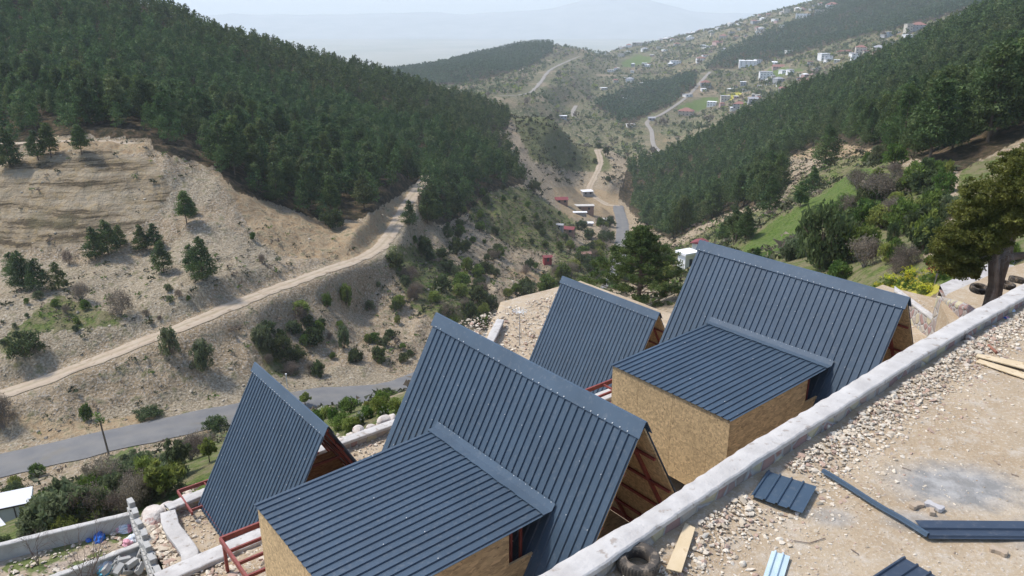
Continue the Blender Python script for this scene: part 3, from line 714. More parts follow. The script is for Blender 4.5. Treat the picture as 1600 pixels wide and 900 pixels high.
rub('limestone_rubble', 1500, lambda r, n: (r.uniform(-5.85, -5.0, n), r.uniform(13.2, 18, n), ZL - .25 + r.random(n) * .2), .09, 'rubble fill between the block wall and the curved wall', seed=36)

# concrete-topped walls of the lower terraces
def site_wall(name, pts, width, ztop, zb, label, mats=None, cap=.12, seed=3, n=80, coping='concrete_coping'):
    P = np.array([S(*p)[:2] for p in pts]); T = np.gradient(P, axis=0); T /= np.linalg.norm(T, axis=1)[:, None]; Nn = np.stack([-T[:, 1], T[:, 0]], 1)
    return wall_strip(name, P + Nn * width / 2, P - Nn * width / 2, ztop, zb, zb, cap, mats or (M_mason, M_conc), label, seed=seed, n=n, coping=coping)
site_wall('middle_wall', [(-7.2, 8.45), (-5, 8.55), (-2, 8.55), (3, 8.55), (12, 8.55), (24, 8.55)], .5, -4.85, ZL - .3, 'white topped retaining wall under the red deck frame of the nearest cabin', n=120)
site_wall('curved_wall', [(-5.75, 13.3), (-5.3, 13.8), (-5.12, 14.4), (-5.15, 15.2), (-5.2, 16.2), (-5.05, 17.05)], .5, -8.75, ZP - .3, 'curved wall with thick smooth concrete top left of the lowest cabin', (M_mason, M_conc), n=50, seed=9)
site_wall('outer_wall', [(-5.0, 17.3), (-3.6, 17.45), (0, 17.55), (5, 17.6), (8, 17.7), (11, 20.4), (15, 24)], .42, -8.72, ZL - 2.2, 'outer wall of the lower bench behind the lowest cabin, topped with concrete', n=110, seed=12)

# block walls of the garden plots
M_block = plain('concrete_block', (.36, .35, .325), (.45, .44, .41), sc=3, rough=.95, bmp=.5, bsc=25, bdist=.01)
M_plast = plain('mortar_cap', (.44, .42, .39), (.52, .50, .46), sc=3, rough=.9, bmp=.4, bsc=20, bdist=.015)
def parapet(name, p0, p1, label, zt, zb, wd=.2, seed=1):
    o = site_wall(name, [tuple(np.array(p0) + (np.array(p1) - np.array(p0)) * k / 6) for k in range(7)], wd, zt, zb, label, (M_block, M_plast), cap=.06, seed=seed, n=60, coping='mortar_top'); return o
def pin(px, py, z):
    X = atz(px, py, z); b_, a_ = toab(X[0], X[1]); return (b_, a_)
parapet('garden_wall', pin(-160, 888, -9.3), pin(206, 800, -9.3), 'grey block garden wall running along the top of the slope above the green bushes', -9.3, ZP - 1.6, seed=4)
parapet('garden_wall', pin(40, 916, -9.5), pin(224, 846, -9.5), 'grey block garden wall between the two plots, beside the sack with blue ribbon', -9.5, ZP - .4, seed=6)
def block(root_name, X, rz, label, group=None, tilt=(0, 0), hollow=True):
    m = MB(); w_, l_, h_ = .19, .39, .19
    if hollow:
        m.box((-l_ / 2, -w_ / 2, 0), (-l_ / 2 + .045, w_ / 2, h_)); m.box((l_ / 2 - .045, -w_ / 2, 0), (l_ / 2, w_ / 2, h_)); m.box((-.025, -w_ / 2 + .045, 0), (.025, w_ / 2 - .045, h_))
        m.box((-l_ / 2 + .045, -w_ / 2, 0), (l_ / 2 - .045, -w_ / 2 + .045, h_)); m.box((-l_ / 2 + .045, w_ / 2 - .045, 0), (l_ / 2 - .045, w_ / 2, h_)); m.box((-l_ / 2 + .045, -w_ / 2 + .045, 0), (l_ / 2 - .045, w_ / 2 - .045, .03))
    else: m.box((-l_ / 2, -w_ / 2, 0), (l_ / 2, w_ / 2, h_))
    o = m.build(root_name, M_block, None, tuple(X), (tilt[0], tilt[1], rz), bevel=.006); return tag(o, label, 'block', group)
# loose-laid block wall running down between the plots and the curved wall
rr = random.Random(3)
for k in range(22):
    t = k / 21; bq = -5.82 - .42 * t + rr.uniform(-.04, .04); aq = 18.9 - 5.2 * t
    for lv in range(1 if k % 3 else 2):
        X = S(bq + rr.uniform(-.03, .03), aq, ZP + .60 + lv * .195 - (0 if lv == 0 else 0))
        block('concrete_block', X, ANG + R(90) + rr.uniform(-.12, .12), 'grey concrete block laid dry in the stepped wall left of the curved wall', 'blocks of the stepped dry wall', hollow=False)
m = MB(); 
for k in range(21): 
    t = k / 20; c_ = S(-5.84 - .42 * t, 18.9 - 5.2 * t)
    m.box((-.15, -.11, ZP - .6), (.15, .11, ZP + .6), M=Matrix.Translation((float(c_[0]), float(c_[1]), 0)) @ Matrix.Rotation(ANG, 4, 'Z'))
for q in [(208, 862), (232, 860)]: pass
tag(m.build('block_wall_footing', M_block), 'rough grey footing under the stepped dry wall of blocks', 'wall')
for k, (px, py) in enumerate([(178, 886), (186, 880), (195, 884), (203, 873), (196, 894), (208, 888), (214, 878), (218, 868), (188, 896), (205, 866), (222, 890), (170, 897)]):
    X = atz(px, py, ZP + .15); X[2] = ZP + .02 + .12 * (k % 3)
    block('concrete_block', X, rr.uniform(0, 3), 'grey hollow concrete block tumbled in the heap beside the sack with blue ribbon', 'tumbled blocks in the garden heap', (rr.uniform(-.6, .6), rr.uniform(-.7, .7)), hollow=k % 3 == 1)

# boulders above the outer wall
def boulder(X, s, label, mat=M_rubble, rz=0, name='boulder', cat='boulder', group=None, sq=(1, .8, .7)):
    import bmesh
    bm = bmesh.new(); bmesh.ops.create_icosphere(bm, subdivisions=3, radius=1)
    sd_ = random.Random(int(X[0] * 97 + X[1] * 31)); q = [Vector((sd_.gauss(0, 1), sd_.gauss(0, 1), sd_.gauss(0, 1))).normalized() for _ in range(9)]
    for v in bm.verts:
        c = v.co.copy()
        for n_ in q:
            h = c.dot(n_)
            if h > .7: c -= n_ * (h - .7) * .85
        v.co = Vector((c.x * sq[0], c.y * sq[1], c.z * sq[2])) * s
    me_ = bpy.data.meshes.new(name); bm.to_mesh(me_); bm.free(); me_.materials.append(mat)
    o = link(name, me_, None, tuple(X), (0, 0, rz)); return tag(o, label, cat, group)
M_boulder = plain('weathered_limestone', (.50, .43, .37), (.62, .57, .51), sc=2.5, rough=.9, bmp=.7, bsc=9, bdist=.05, c3=(.40, .25, .21), sc3=3, lo3=.56)
for px, py, s_, lb in [(258, 788, .55, 'large pinkish boulder left of the lowest cabin, just behind the turn of the wall'), (238, 796, .6, 'flat pale boulder next to the top end of the stepped block wall'), (283, 776, .42, 'pale boulder on the wall beside the lowest red deck frame'),
                       (296, 768, .45, 'pale boulder inside the corner of the lowest red deck frame')]:
    X = atz(px, py, ZL + .3); X[2] = ZL - .05; boulder(X, s_, lb, M_boulder, px)
for k, (px, py, s_) in enumerate([(520, 695, .16), (532, 688, .2), (560, 668, .2), (578, 663, .15), (600, 652, .22), (612, 648, .18), (548, 676, .14)]):
    X = atz(px, py, ZL + .4); X[2] = ZL + .25; boulder(X, s_ * 1.6, 'rough pale boulder on the bank between the lowest cabin and the nearest large cabin', M_boulder, k, group='boulders on the bank edge')

# ================================================================== A-FRAME CABINS
def metal(name, base):
    m, t, b = newmat(name)
    geo = N(t, 'ShaderNodeNewGeometry').outputs['Position']
    n1 = noise(t, geo, .9, 4); n2 = noise(t, geo, 9, 5, .7)
    col = mixc(t, ramp(t, n1, .35, .65), tuple(x * .9 for x in base), tuple(x * 1.1 for x in base))
    col = mixc(t, math_(t, 'MULTIPLY', ramp(t, n2, .55, .75), .22), col, (.30, .30, .29))        # dust
    t.links.new(col, b.inputs['Base Color'])
    b.inputs['Roughness'].default_value = .42; b.inputs['Specular IOR Level'].default_value = .45
    t.links.new(math_(t, 'ADD', .36, math_(t, 'MULTIPLY', n2, .25)), b.inputs['Roughness'])
    bump(t, b, noise(t, geo, 2.5, 3), .12, .02)
    return m
M_metal = metal('dark_blue_coated_steel', (.042, .069, .101))
M_flash = metal('dark_blue_flashing', (.053, .083, .118))
M_primer = plain('red_primer_steel', (.20, .045, .035), (.26, .065, .05), sc=5, rough=.55, spec=.4, c3=(.16, .05, .03), sc3=9, lo3=.6)
def osb(name, k=1.0, tint=(1, 1, 1)):
    m, t, b = newmat(name); b.inputs['Roughness'].default_value = .75; b.inputs['Specular IOR Level'].default_value = .2
    obj = N(t, 'ShaderNodeTexCoord').outputs['Object']
    col = (.52 * k * tint[0], .375 * k * tint[1], .205 * k * tint[2]); cur = None
    for i, (rot, sc) in enumerate((((.3, .2, .5), 1), ((1.2, .9, 2.1), 1.2), ((2.2, 1.7, .9), .9))):
        mp = N(t, 'ShaderNodeMapping', ins={'Vector': obj, 'Rotation': rot, 'Scale': (6 * sc, 17 * sc, 17 * sc)})
        v = N(t, 'ShaderNodeTexVoronoi', ins={'Scale': 1.0}); t.links.new(mp.outputs[0], v.inputs['Vector'])
        s = N(t, 'ShaderNodeSeparateColor', ins={0: v.outputs['Color']}).outputs[i]
        c = mixc(t, s, tuple(x * .66 for x in col), tuple(min(1, x * 1.32) for x in col))
        cur = c if cur is None else mixc(t, ramp(t, noise(t, mp.outputs[0], .8, 2), .45, .55), cur, c)
    cur = mixc(t, ramp(t, noise(t, obj, 13, 3), .66, .72), cur, tuple(x * .3 for x in col))
    cur = mixc(t, math_(t, 'MULTIPLY', ramp(t, noise(t, obj, .8, 3), .4, .7), .25), cur, tuple(x * .7 for x in col))
    t.links.new(cur, b.inputs['Base Color']); return m
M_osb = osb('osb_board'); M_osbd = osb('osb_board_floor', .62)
M_osbr = osb('stained_osb_board', .55, (1.0, .72, .6))
M_white = plain('white_screw_paint', (.75, .75, .72))

PROF = [(0, 0), (.014, .032), (.036, .032), (.050, 0)]          # one raised rib
def ribbed(name, mat, parent, O, U, Vv, width, length, pitch=.2, first=.02, t=.004, k=1.0, sg=1):
    """profiled sheet: ribs repeat along U, run along V, rise along U x V"""
    O = np.array(O, float); U = np.array(U, float); Vv = np.array(Vv, float); Nn = np.cross(U, Vv); Nn *= sg / np.linalg.norm(Nn)
    pr = [(0, 0)]; u = first
    while u + .062 < width - .001:
        for a, h in PROF: pr.append((u + a, h * k))
        u += pitch
    pr.append((width, 0)); pr = [p for i, p in enumerate(pr) if i == 0 or p[0] > pr[i - 1][0] + 1e-4]
    n = len(pr); V = []
    ns = max(1, int(length / .55)); vs_ = np.linspace(0, length, ns + 1); sd_ = float(O[0] * 3.1 + O[2] * 1.7 + width)
    A_ = np.array([p[0] for p in pr]); lap = (np.floor(A_ / (5 * pitch) + .02).astype(int) % 2) * .004
    wav = [vnoise(A_ * 1.9 + sd_, A_ * 0 + v * 1.3, 5) * (.007 if length > 2 else .004) for v in vs_]
    for off in (0, -t):
        for j, v in enumerate(vs_):
            for i, (a, h) in enumerate(pr): V.append(O + U * a + Vv * v + Nn * (h + off + lap[i] + wav[j][i]))
    F = []; M0 = n * (ns + 1)
    for j in range(ns):
        for i in range(n - 1):
            q = j * n + i; F.append((q, q + 1, q + n + 1, q + n)); F.append((M0 + q, M0 + q + n, M0 + q + n + 1, M0 + q + 1))
        q = j * n; F.append((q, q + n, M0 + q + n, M0 + q)); q = j * n + n - 1; F.append((q, M0 + q, M0 + q + n, q + n))
    for i in range(n - 1):
        F.append((i, M0 + i, M0 + i + 1, i + 1)); q = ns * n + i; F.append((q, q + 1, M0 + q + 1, M0 + q))
    return link(name, np_mesh(name, V, F, mat), parent)
TH = R(61); CT, ST = math.cos(TH), math.sin(TH)
def cabin(name, b, a, zr, L, sl, label, group, annex=False, lining=True, deck=None, floorz=None, seed=0):
    """x across (site B), y along the ridge away from the yard, origin at floor level below the near ridge end"""
    zb = zr - sl * ST; hw = sl * CT; rz = zr - zb
    X = S(b, a, zb); root = tag(empty(name, tuple(X), ANG), label, 'cabin', group)
    rr = random.Random(seed)
    # sheets: ribs run down the slope
    for s in (-1, 1):
        if s < 0: ribbed('roof_sheet', M_metal, root, (0, 0, rz), (0, 1, 0), (-CT, 0, -ST), L, sl)
        else: ribbed('roof_sheet', M_metal, root, (0, 0, rz), (0, 1, 0), (CT, 0, -ST), L, sl, sg=-1) 
    # ridge cap
    m = MB(); c = .30; nrm = .045
    pts = []
    for s in (-1, 1):
        nx, nz = s * ST * nrm, CT * nrm
        pts.append(((s * c * CT + nx, rz - c * ST + nz), (s * .05 * CT + nx, rz - .05 * ST + nz)))
    sec = [pts[0][0], pts[0][1], (-.022, rz + .055), (.022, rz + .055), pts[1][1], pts[1][0]]
    sec2 = [(x * .96, z - .012) for x, z in sec]
    k = len(sec); vs = [(x, y, z) for y in (-.05, L + .05) for x, z in sec] + [(x, y, z) for y in (-.05, L + .05) for x, z in sec2]; fs = []
    for i in range(k - 1):
        fs += [(i, i + 1, k + i + 1, k + i)[::-1], (2 * k + i, 2 * k + i + 1, 3 * k + i + 1, 3 * k + i), (i, i + 1, 2 * k + i + 1, 2 * k + i), (k + i, k + i + 1, 3 * k + i + 1, 3 * k + i)[::-1]]
    fs += [(0, k, 3 * k, 2 * k), (k - 1, 2 * k - 1, 4 * k - 1, 3 * k - 1)]
    m.add(vs, fs); m.build('ridge_cap', M_flash, root)
    # screws
    m = MB(); y = .051
    j = 0
    while y < L - .02:
        for q, v in enumerate((.27, 1.25, 2.3, 3.4, 4.6)):
            if v > sl - .2 or (q > 0 and (j + q) % 3) or (q == 0 and rr.random() < .25): continue
            o = .055 if q == 0 else .037
            for s in (-1, 1):
                cx, cz = s * (v * CT + ST * o), rz - v * ST + CT * o; e = .006 if q else .009
                m.box((cx - e, y - e, cz - e), (cx + e, y + e, cz + e))
        y += .2; j += 1
    tag(m.build('screw_heads', M_white, root), kind='stuff')
    # frame
    f = MB(); f.bar((0, .05, rz - .13), (0, L - .05, rz - .13), .08, .1); fr = f.build('steel_frame', M_primer, root)
    ys = [.62, L * .36, L * .66, L - .5]
    for y in ys:
        for s in (-1, 1):
            f = MB(); f.bar((s * .03, y, rz - .2), (s * (hw - .12), y, .05), .08, .08, up=(0, 1, 0)); f.build('rafter', M_primer, fr)
        if not lining: f = MB(); f.bar((-hw * .49, y, rz * .48), (hw * .49, y, rz * .48), .06, .08); f.build('tie_beam', M_primer, fr)
    for s in (-1, 1):
        for v in (1.05, 2.15, 3.25, 4.4):
            off = .10 if lining else .05
            f = MB(); cx, cz = s * (v * CT - ST * off), rz - v * ST - CT * off
            f.bar((cx, .04, cz), (cx, L - .04, cz), .05, .05); f.build('purlin', M_primer, fr)
        f = MB(); f.bar((s * (hw - .1), .02, .06), (s * (hw - .1), L - .02, .06), .1, .12); f.build('sill_beam', M_primer, fr)
    if lining:
        for s in (-1, 1):
            t0, t1 = .02, .05; m = MB()
            q = [(s * (.12 * CT - ST * t0), rz - .12 * ST - CT * t0), (s * ((sl - .05) * CT - ST * t0), rz - (sl - .05) * ST - CT * t0), (s * ((sl - .05) * CT - ST * t1), rz - (sl - .05) * ST - CT * t1), (s * (.12 * CT - ST * t1), rz - .12 * ST - CT * t1)]
            m.add([(x, .015, z) for x, z in q] + [(x, L - .015, z) for x, z in q], [(0, 1, 2, 3), (7, 6, 5, 4), (0, 4, 5, 1), (1, 5, 6, 2), (2, 6, 7, 3), (3, 7, 4, 0)])
            m.build('lining_board', M_osb if lining is True else lining, root)
    m = MB(); m.box((-hw + .16, .05, -.08), (hw - .16, L - .05, .0)); m.build('floor', M_osbd, root)
    for y in (.3, L / 2, L - .3):
        for s in (-1, 1): m = MB(); m.box((s * (hw - .3) - .06, y - .06, -.9), (s * (hw - .3) + .06, y + .06, -.08)); m.build('footing_post', M_primer, root)
    if not annex:   # a board partition part way back, open above
        m = MB(); zt = 1.9; y = L * .55; m.add([(-hw + .15, y, 0), (hw - .15, y, 0), (hw - .15 - zt / math.tan(TH), y, zt), (-hw + .15 + zt / math.tan(TH), y, zt), (-hw + .15, y + .02, 0), (hw - .15, y + .02, 0), (hw - .15 - zt / math.tan(TH), y + .02, zt), (-hw + .15 + zt / math.tan(TH), y + .02, zt)],
            [(0, 1, 2, 3), (7, 6, 5, 4), (0, 4, 5, 1), (1, 5, 6, 2), (2, 6, 7, 3), (3, 7, 4, 0)]); m.build('partition_board', M_osbr, root)
    if annex:
        y0, y1 = 1.22, 5.40; xt = -1.18; zt = rz - 2.10; xl = -5.68; zl = rz - 2.27
        d = np.array([xl - xt, 0, zl - zt]); ln = np.linalg.norm(d); d /= ln
        ribbed('annex_roof', M_metal, root, (xt, y0, zt), (0, 1, 0), tuple(d), y1 - y0, ln, first=.05)
        # flashing against the slope
        m = MB(); up = (CT, 0, ST); a_ = .17; n1 = (-ST * .042, CT * .042)
        p0 = (xt + CT * a_ + n1[0], zt + ST * a_ + n1[1]); p1 = (xt + n1[0] - .005, zt + n1[1] + .02); p2 = (xt - .24, zt + .046 - .24 * .0378); p3 = (xt - .24, zt + .03 - .24 * .0378)
        n_ = 22; rows = []
        for i in range(n_):
            y = y0 - .03 + (y1 - y0 + .06) * i / (n_ - 1); w1 = rr.uniform(-.006, .006)
            rows.append([(p0[0], y, p0[1] + w1), (p1[0], y, p1[1] + w1 * .5), (p2[0] + w1 * 2, y, p2[1] + abs(w1)), (p3[0] + w1 * 2, y, p3[1]), (p1[0], y, p1[1] - .02), (p0[0] + .006, y, p0[1] - .006)])
        vs = [q for r_ in rows for q in r_]; fs = []
        for i in range(n_ - 1):
            for j_ in range(6): fs.append((i * 6 + j_, i * 6 + (j_ + 1) % 6, (i + 1) * 6 + (j_ + 1) % 6, (i + 1) * 6 + j_))
        fs += [tuple(range(6)), tuple(range((n_ - 1) * 6, n_ * 6))[::-1]]
        m.add(vs, fs); m.build('annex_flashing', M_flash, root)
        m = MB(); y = y0 + .08
        while y < y1:
            if rr.random() < .8: m.box((p0[0] - .014, y - .01, p0[1] - .03), (p0[0] + .004, y + .01, p0[1] - .01))
            if rr.random() < .4:
                u_ = rr.uniform(.5, 4.2); m.box((xt - u_ - .008, y - .008, zt - u_ * .0378 + .034), (xt - u_ + .008, y + .008, zt - u_ * .0378 + .044))
            y += .2
        tag(m.build('annex_screws', M_white, root), kind='stuff')
        wx = -5.63; wy0, wy1 = 1.27, 5.34; topL = zl + (wx - xl) * .0378 - .03
        # walls of board
        m = MB(); ys_ = [wy0, wy0 + .62, wy0 + 1.84, wy0 + 3.06, wy1]; zs_ = [-.05, topL - 2.46, topL - 1.24, topL]; rq_ = random.Random(seed)
        for a_ in range(4):
            for b_ in range(3):
                j_ = rq_.uniform(-.003, .003); m.box((wx + j_, ys_[a_] + .003, zs_[b_] + .003), (wx + .04 + j_, ys_[a_ + 1] - .003, zs_[b_ + 1] - .003))
        m.box((wx + .012, wy0 + .01, -.04), (wx + .03, wy1 - .01, topL - .01)); wl = m.build('annex_wall', M_osb, root)
        def roofz(x): return zt + (x - xt) * .0378 - .03
        def wallpanel(y, nm):
            m = MB(); t_ = .04 if y < 3 else -.04
            def quad(poly):
                n = len(poly); m.add([(x, y, z) for x, z in poly] + [(x, y + t_, z) for x, z in poly], [tuple(range(n)), tuple(range(n, 2 * n))[::-1]] + [(i, n + i, n + (i + 1) % n, (i + 1) % n) for i in range(n)])
            xo0, xo1 = -2.24, -1.18; zo = rz - 2.90; sx = lambda z: -(rz - z) / math.tan(TH)
            if nm:
                quad([(wx + .04, -.05), (xo0, -.05), (xo0, roofz(xo0)), (wx + .04, roofz(wx))])
                quad([(xo0, -.05), (sx(-.05) + .02 if sx(-.05) > xo0 else xo0 + .01, -.05), (sx(zo) + .02, zo), (xo0, zo)] if sx(-.05) > xo0 else [(xo0, (rz - 2.24 * math.tan(TH)) + .0), (sx(zo) - .03, zo), (xo0, zo)])
            else: quad([(wx + .04, -.05), (sx(-.05), -.05), (-1.3, roofz(-1.3)), (wx + .04, roofz(wx))])
            return m.build('annex_wall', M_osb, root)
        wallpanel(wy0, True); wallpanel(wy1, False)
        m = MB()
        for z_ in (rz - 2.93, ): m.box((-2.30, wy0 - .012, z_), (-1.62, wy0 - .001, z_ + .03))
        m.box((-2.285, wy0 - .012, rz - 2.9), (-2.255, wy0 - .001, rz - 2.22)); m.build('opening_trim', M_osb, root)
        f = MB(); f.bar((-2.0, wy0 + .25, rz - 3.4), (-2.0, wy0 + .25, rz - 2.2), .05, .05); f.bar((-1.75, wy0 + .25, rz - 3.2), (-1.75, wy0 + .25, rz - 2.2), .05, .05)
        f.build('annex_stud', M_primer, fr)
        f = MB()
        for x in (-5.2, -4.2, -3.2, -2.2): f.bar((x, y0 + .06, roofz(x) - .03), (x, y1 - .06, roofz(x) - .03), .05, .05)
        f.build('annex_purlins', M_primer, root)
    if deck:
        x0, x1, ya, yb, zd, nj = deck; f = MB(); h = .14
        dk = MB(); dk.bar((x0, yb, zd), (x1, yb, zd), .06, h); dk.bar((x0, ya, zd), (x0, yb, zd), .06, h * .9); dk = dk.build('deck_frame', M_primer, root)
        for k in range(1, nj + 1):
            f = MB(); y = yb - (yb - ya) * k / (nj + .3); f.bar((x0, y, zd + .005), (x1, y, zd + .005), .05, .08); f.build('joist', M_primer, dk)
        x = x0 + .95
        while x < x1 - .3:
            f = MB(); f.bar((x, ya, zd + .005), (x, yb, zd + .005), .04, .07); f.build('joist', M_primer, dk); x += 1.3
        for x in (x0 + .05, (x0 + x1) / 2, x1 - .05):
            f = MB(); f.bar((x, yb - .03, zd - 1.0), (x, yb - .03, zd - .06), .07, .07); f.build('deck_post', M_primer, dk)
    return root
SLU = 5.35
c1 = cabin('a_frame_cabin', 0, 0, .5, 7.05, SLU, 'nearest large dark blue A-frame cabin with flat-roofed annex, bottom centre', 'A-frame cabins under construction', annex=True, deck=(-5.8, 2.4, 5.45, 7.84, .12, 4), seed=1)
c3 = cabin('a_frame_cabin', 10.53, .2, .5, 6.95, SLU, 'large dark blue A-frame cabin with annex showing two board walls, right of centre', 'A-frame cabins under construction', annex=True, deck=(-5.7, 2.4, 5.45, 7.84, .12, 4), seed=2)
c0 = cabin('a_frame_cabin', -1.4, 11.2, -4.1, 5.75, 5.45, 'small steep A-frame cabin at left by the curved wall, unlined red frame at its gable', 'A-frame cabins under construction', lining=False, deck=(-3.0, 2.2, 5.2, 6.87, .1, 2), seed=3)
c2 = cabin('a_frame_cabin', 13.57, 11.3, -4.1, 5.95, 5.45, 'small A-frame cabin behind and between the two large ones, board lining at its gable', 'A-frame cabins under construction', deck=(-3.0, 2.2, 5.2, 6.9, .1, 2), seed=4)

# ================================================================== VEGETATION
def leaftris(r, C, RAD, per, size, flat=0.0, shell=.55):
    """small leaf-sized triangles spread through clumps: C centres, RAD radii"""
    C = np.repeat(C, per, 0); RAD = np.repeat(RAD, per, 0); n = len(C)
    d = r.normal(size=(n, 3)); d /= np.linalg.norm(d, axis=1)[:, None]
    rad = shell + (1 - shell) * r.random(n) ** .6
    p = C + d * RAD * rad[:, None]
    a = r.normal(size=(n, 3)) * [1, 1, 1 - flat]; a /= np.linalg.norm(a, axis=1)[:, None] + 1e-9
    b = np.cross(a, r.normal(size=(n, 3))); b /= np.linalg.norm(b, axis=1)[:, None] + 1e-9
    s = (size * r.uniform(.6, 1.4, n))[:, None]
    return np.stack([p - a * s * .6 - b * s * .35, p + a * s * .9, p - a * s * .4 + b * s * .5], 1)   # (n,3,3)
def trimesh(name, T, mat):
    V = T.reshape(-1, 3); return np_mesh(name, V, np.arange(len(V)).reshape(-1, 3), mat)
def pine_clumps(r, h=1.0, base=.16, wid=.25, nb=26, droop=0.0, top=.10):
    C = []; Rr = []
    for i in range(nb):
        t = base + (1 - base - .04) * ((i + .5) / nb) ** .95
        prof = wid * (1 - ((t - base) / (1 - base)) ** 1.15) ** .9 * (.55 + .45 * min(1, (t - base) / .14)) + .02
        k = max(1, int(round(1 + prof * 16)))
        for j in range(k):
            if r.random() < .13: continue
            an = r.random() * 6.283; q = prof * r.uniform(.45, 1.12)
            C.append([q * math.cos(an), q * math.sin(an), t + r.normal() * .015 + q * .10]); s = r.uniform(.06, .11) * (1.3 - t * .5)
            Rr.append([s * 1.2, s * 1.2, s * .62])
    C.append([0, 0, .975]); Rr.append([.025, .025, .05])
    return np.array(C) * h, np.array(Rr) * h
L_pine = leafmat('pine_needles', (.038, .072, .022), (.090, .140, .042), sc=.3, trans=.3, tip=(.12, .15, .055))
L_pine2 = leafmat('pine_needles_light', (.052, .090, .026), (.105, .145, .040), sc=.3)
L_far = leafmat('distant_needles', (.040, .078, .032), (.066, .112, .046), sc=.06, rnd=0, trans=.25)
L_olive = leafmat('olive_leaves', (.09, .12, .055), (.165, .19, .095), sc=.9)
L_spring = leafmat('spring_leaves', (.14, .18, .035), (.23, .26, .065), sc=.9)
L_green = leafmat('green_leaves', (.075, .13, .024), (.14, .20, .042), sc=.9)
L_dark = leafmat('dark_leaves', (.05, .075, .026), (.095, .125, .045), sc=.9)
L_dry = leafmat('budding_twigs', (.15, .12, .09), (.23, .19, .145), sc=.9)
L_bloss = leafmat('blossom', (.40, .42, .32), (.60, .60, .52), sc=2.5)
L_juni = leafmat('juniper_foliage', (.065, .085, .018), (.145, .16, .034), sc=1.6)
L_red = leafmat('red_leaves', (.16, .03, .03), (.24, .06, .05), sc=2)
L_yel = leafmat('yellow_flowers', (.60, .52, .03), (.45, .48, .05), sc=3)
M_bark = plain('bark', (.10, .072, .05), (.17, .13, .095), sc=6, rough=.9, bmp=.6, bsc=18, bdist=.03)
M_barkg = plain('grey_bark', (.19, .165, .145), (.28, .25, .225), sc=6, rough=.9)
# high-detail variants for the individual pines
PINE = []
for k in range(6):
    r = np.random.default_rng(100 + k)
    C_, R_ = pine_clumps(r, 1.0, base=(.06, .16, .24, .10, .03, .18)[k], wid=(.27, .29, .25, .30, .33, .24)[k], nb=26)
    T_ = leaftris(r, C_, R_, max(8, int(4600 / len(C_))), .027, shell=.25)
    cm = trimesh('pine_crown', T_, (L_pine, L_pine, L_pine2, L_pine, L_pine2, L_pine)[k])
    m = MB(); m.tube([(0, 0, -.08), (.004, 0, .3), (0, .005, .93)], [.020, .014, .004], 6)
    for i in range(7):
        z = .2 + i * .1; an = i * 2.4; m.tube([(0, 0, z), (math.cos(an) * .14, math.sin(an) * .14, z + .05)], [.006, .002], 3)
    PINE.append((m.mesh('pine_trunk', M_bark), cm))
def lowpine(k, tris, size, nb=10):
    r = np.random.default_rng(300 + k); C_, R_ = pine_clumps(r, 1.0, base=(.12, .2, .25)[k % 3], wid=(.24, .27, .21)[k % 3], nb=nb)
    return leaftris(r, C_, R_ * 1.15, max(1, int(round(tris / len(C_)))), size, shell=.3)
def grid_points(spac, a0, a1, r0, r1, seed):
    """jittered points over a sector of ground"""
    r = np.random.default_rng(seed); X = np.arange(-r1, r1, spac); Y = np.arange(0, r1, spac)
    X, Y = np.meshgrid(X, Y); X = X.ravel() + r.uniform(-.5, .5, X.size) * spac; Y = Y.ravel() + r.uniform(-.5, .5, Y.size) * spac
    R_ = np.hypot(X, Y); A_ = np.arctan2(X, Y); k = (R_ > r0) & (R_ < r1) & (A_ > a0) & (A_ < a1); X = X[k]; Y = Y[k]
    Z = Zg(X, Y); px, py, d = proj(X, Y, Z); return X, Y, Z, px, py, d
MF2 = polymask([F_LEFT, F_SPUR, F_RIGHT], 0)
DFOR, _ = None, None
X, Y, Z, px, py, d = grid_points(4.3, R(-46), R(42), 105, 545, 21)
r = np.random.default_rng(5)
inside = look(MF2, px, py) > .5
for P_ in (DIRT, TRACK):
    dd, _ = dist_poly(X, Y, P_); inside &= (dd > 3.2) | ((px > 658) & (dd > 1.7))
dr, _ = dist_poly(X, Y, ROAD); inside &= dr > 7
inside &= ~((px > 100) & (px < 560) & (py > 330) & (d > 200)) & (r.random(len(X)) > .07)
# keep the right-hand forest on the near hill, the left-hand one on the left hill
X, Y, Z, px, py, d = [q[inside] for q in (X, Y, Z, px, py, d)]
hh = np.where(px > 900, r.uniform(6.2, 11.5, len(X)), r.uniform(5.2, 10.5, len(X))) * np.where((px < 260) & (py > 195) & (py < 262), .72, 1.0)
hh = hh * np.where(d > 330, .9, 1)
# which stand in view, sorted by their size in the picture
def seen(X, Y, Zt):
    """sight line from the camera clears the terrain"""
    ok = np.ones(len(X), bool)
    for t in np.linspace(.25, .97, 40):
        z = H + (Zt - H) * t; ok &= z > Zg(X * t, Y * t) - .2
    return ok
tx, ty, _ = proj(X, Y, Z + hh)
vis = seen(X, Y, Z + hh * .8) & (tx > -40) & (tx < 1640) & (ty < 940) & (py > -30)
extra = []   # free-standing pines: photo pixel of the foot, pixel height, variant
for q in """38 452 62 0;62 456 54 3;92 452 44 4;24 440 48 1;150 405 52 0;170 398 56 3;188 385 34 4;222 392 42 0;256 424 50 3;243 388 40 1;318 438 70 0;302 428 48 1;292 350 52 2;300 338 30 0;128 242 46 2;60 250 46 1;80 246 52 2;16 262 62 0;
1202 333 58 0;1250 322 40 1;1288 262 66 3;1216 300 60 4;1146 378 56 3;1164 372 50 0;1128 380 34 1;1268 300 40 0;660 395 22 4;700 372 26 4;640 352 40 0;668 350 52 3;676 345 60 0;708 338 54 3;1320 372 50 4;1012 352 40 0;1030 362 36 3;1180 425 40 4;1052 372 48 1""".replace('\n', '').split(';'):
    a, b_, c_, v = map(int, q.split()); g, dd = G(a, b_, 60); extra.append((g, c_ * dd / FX, v))
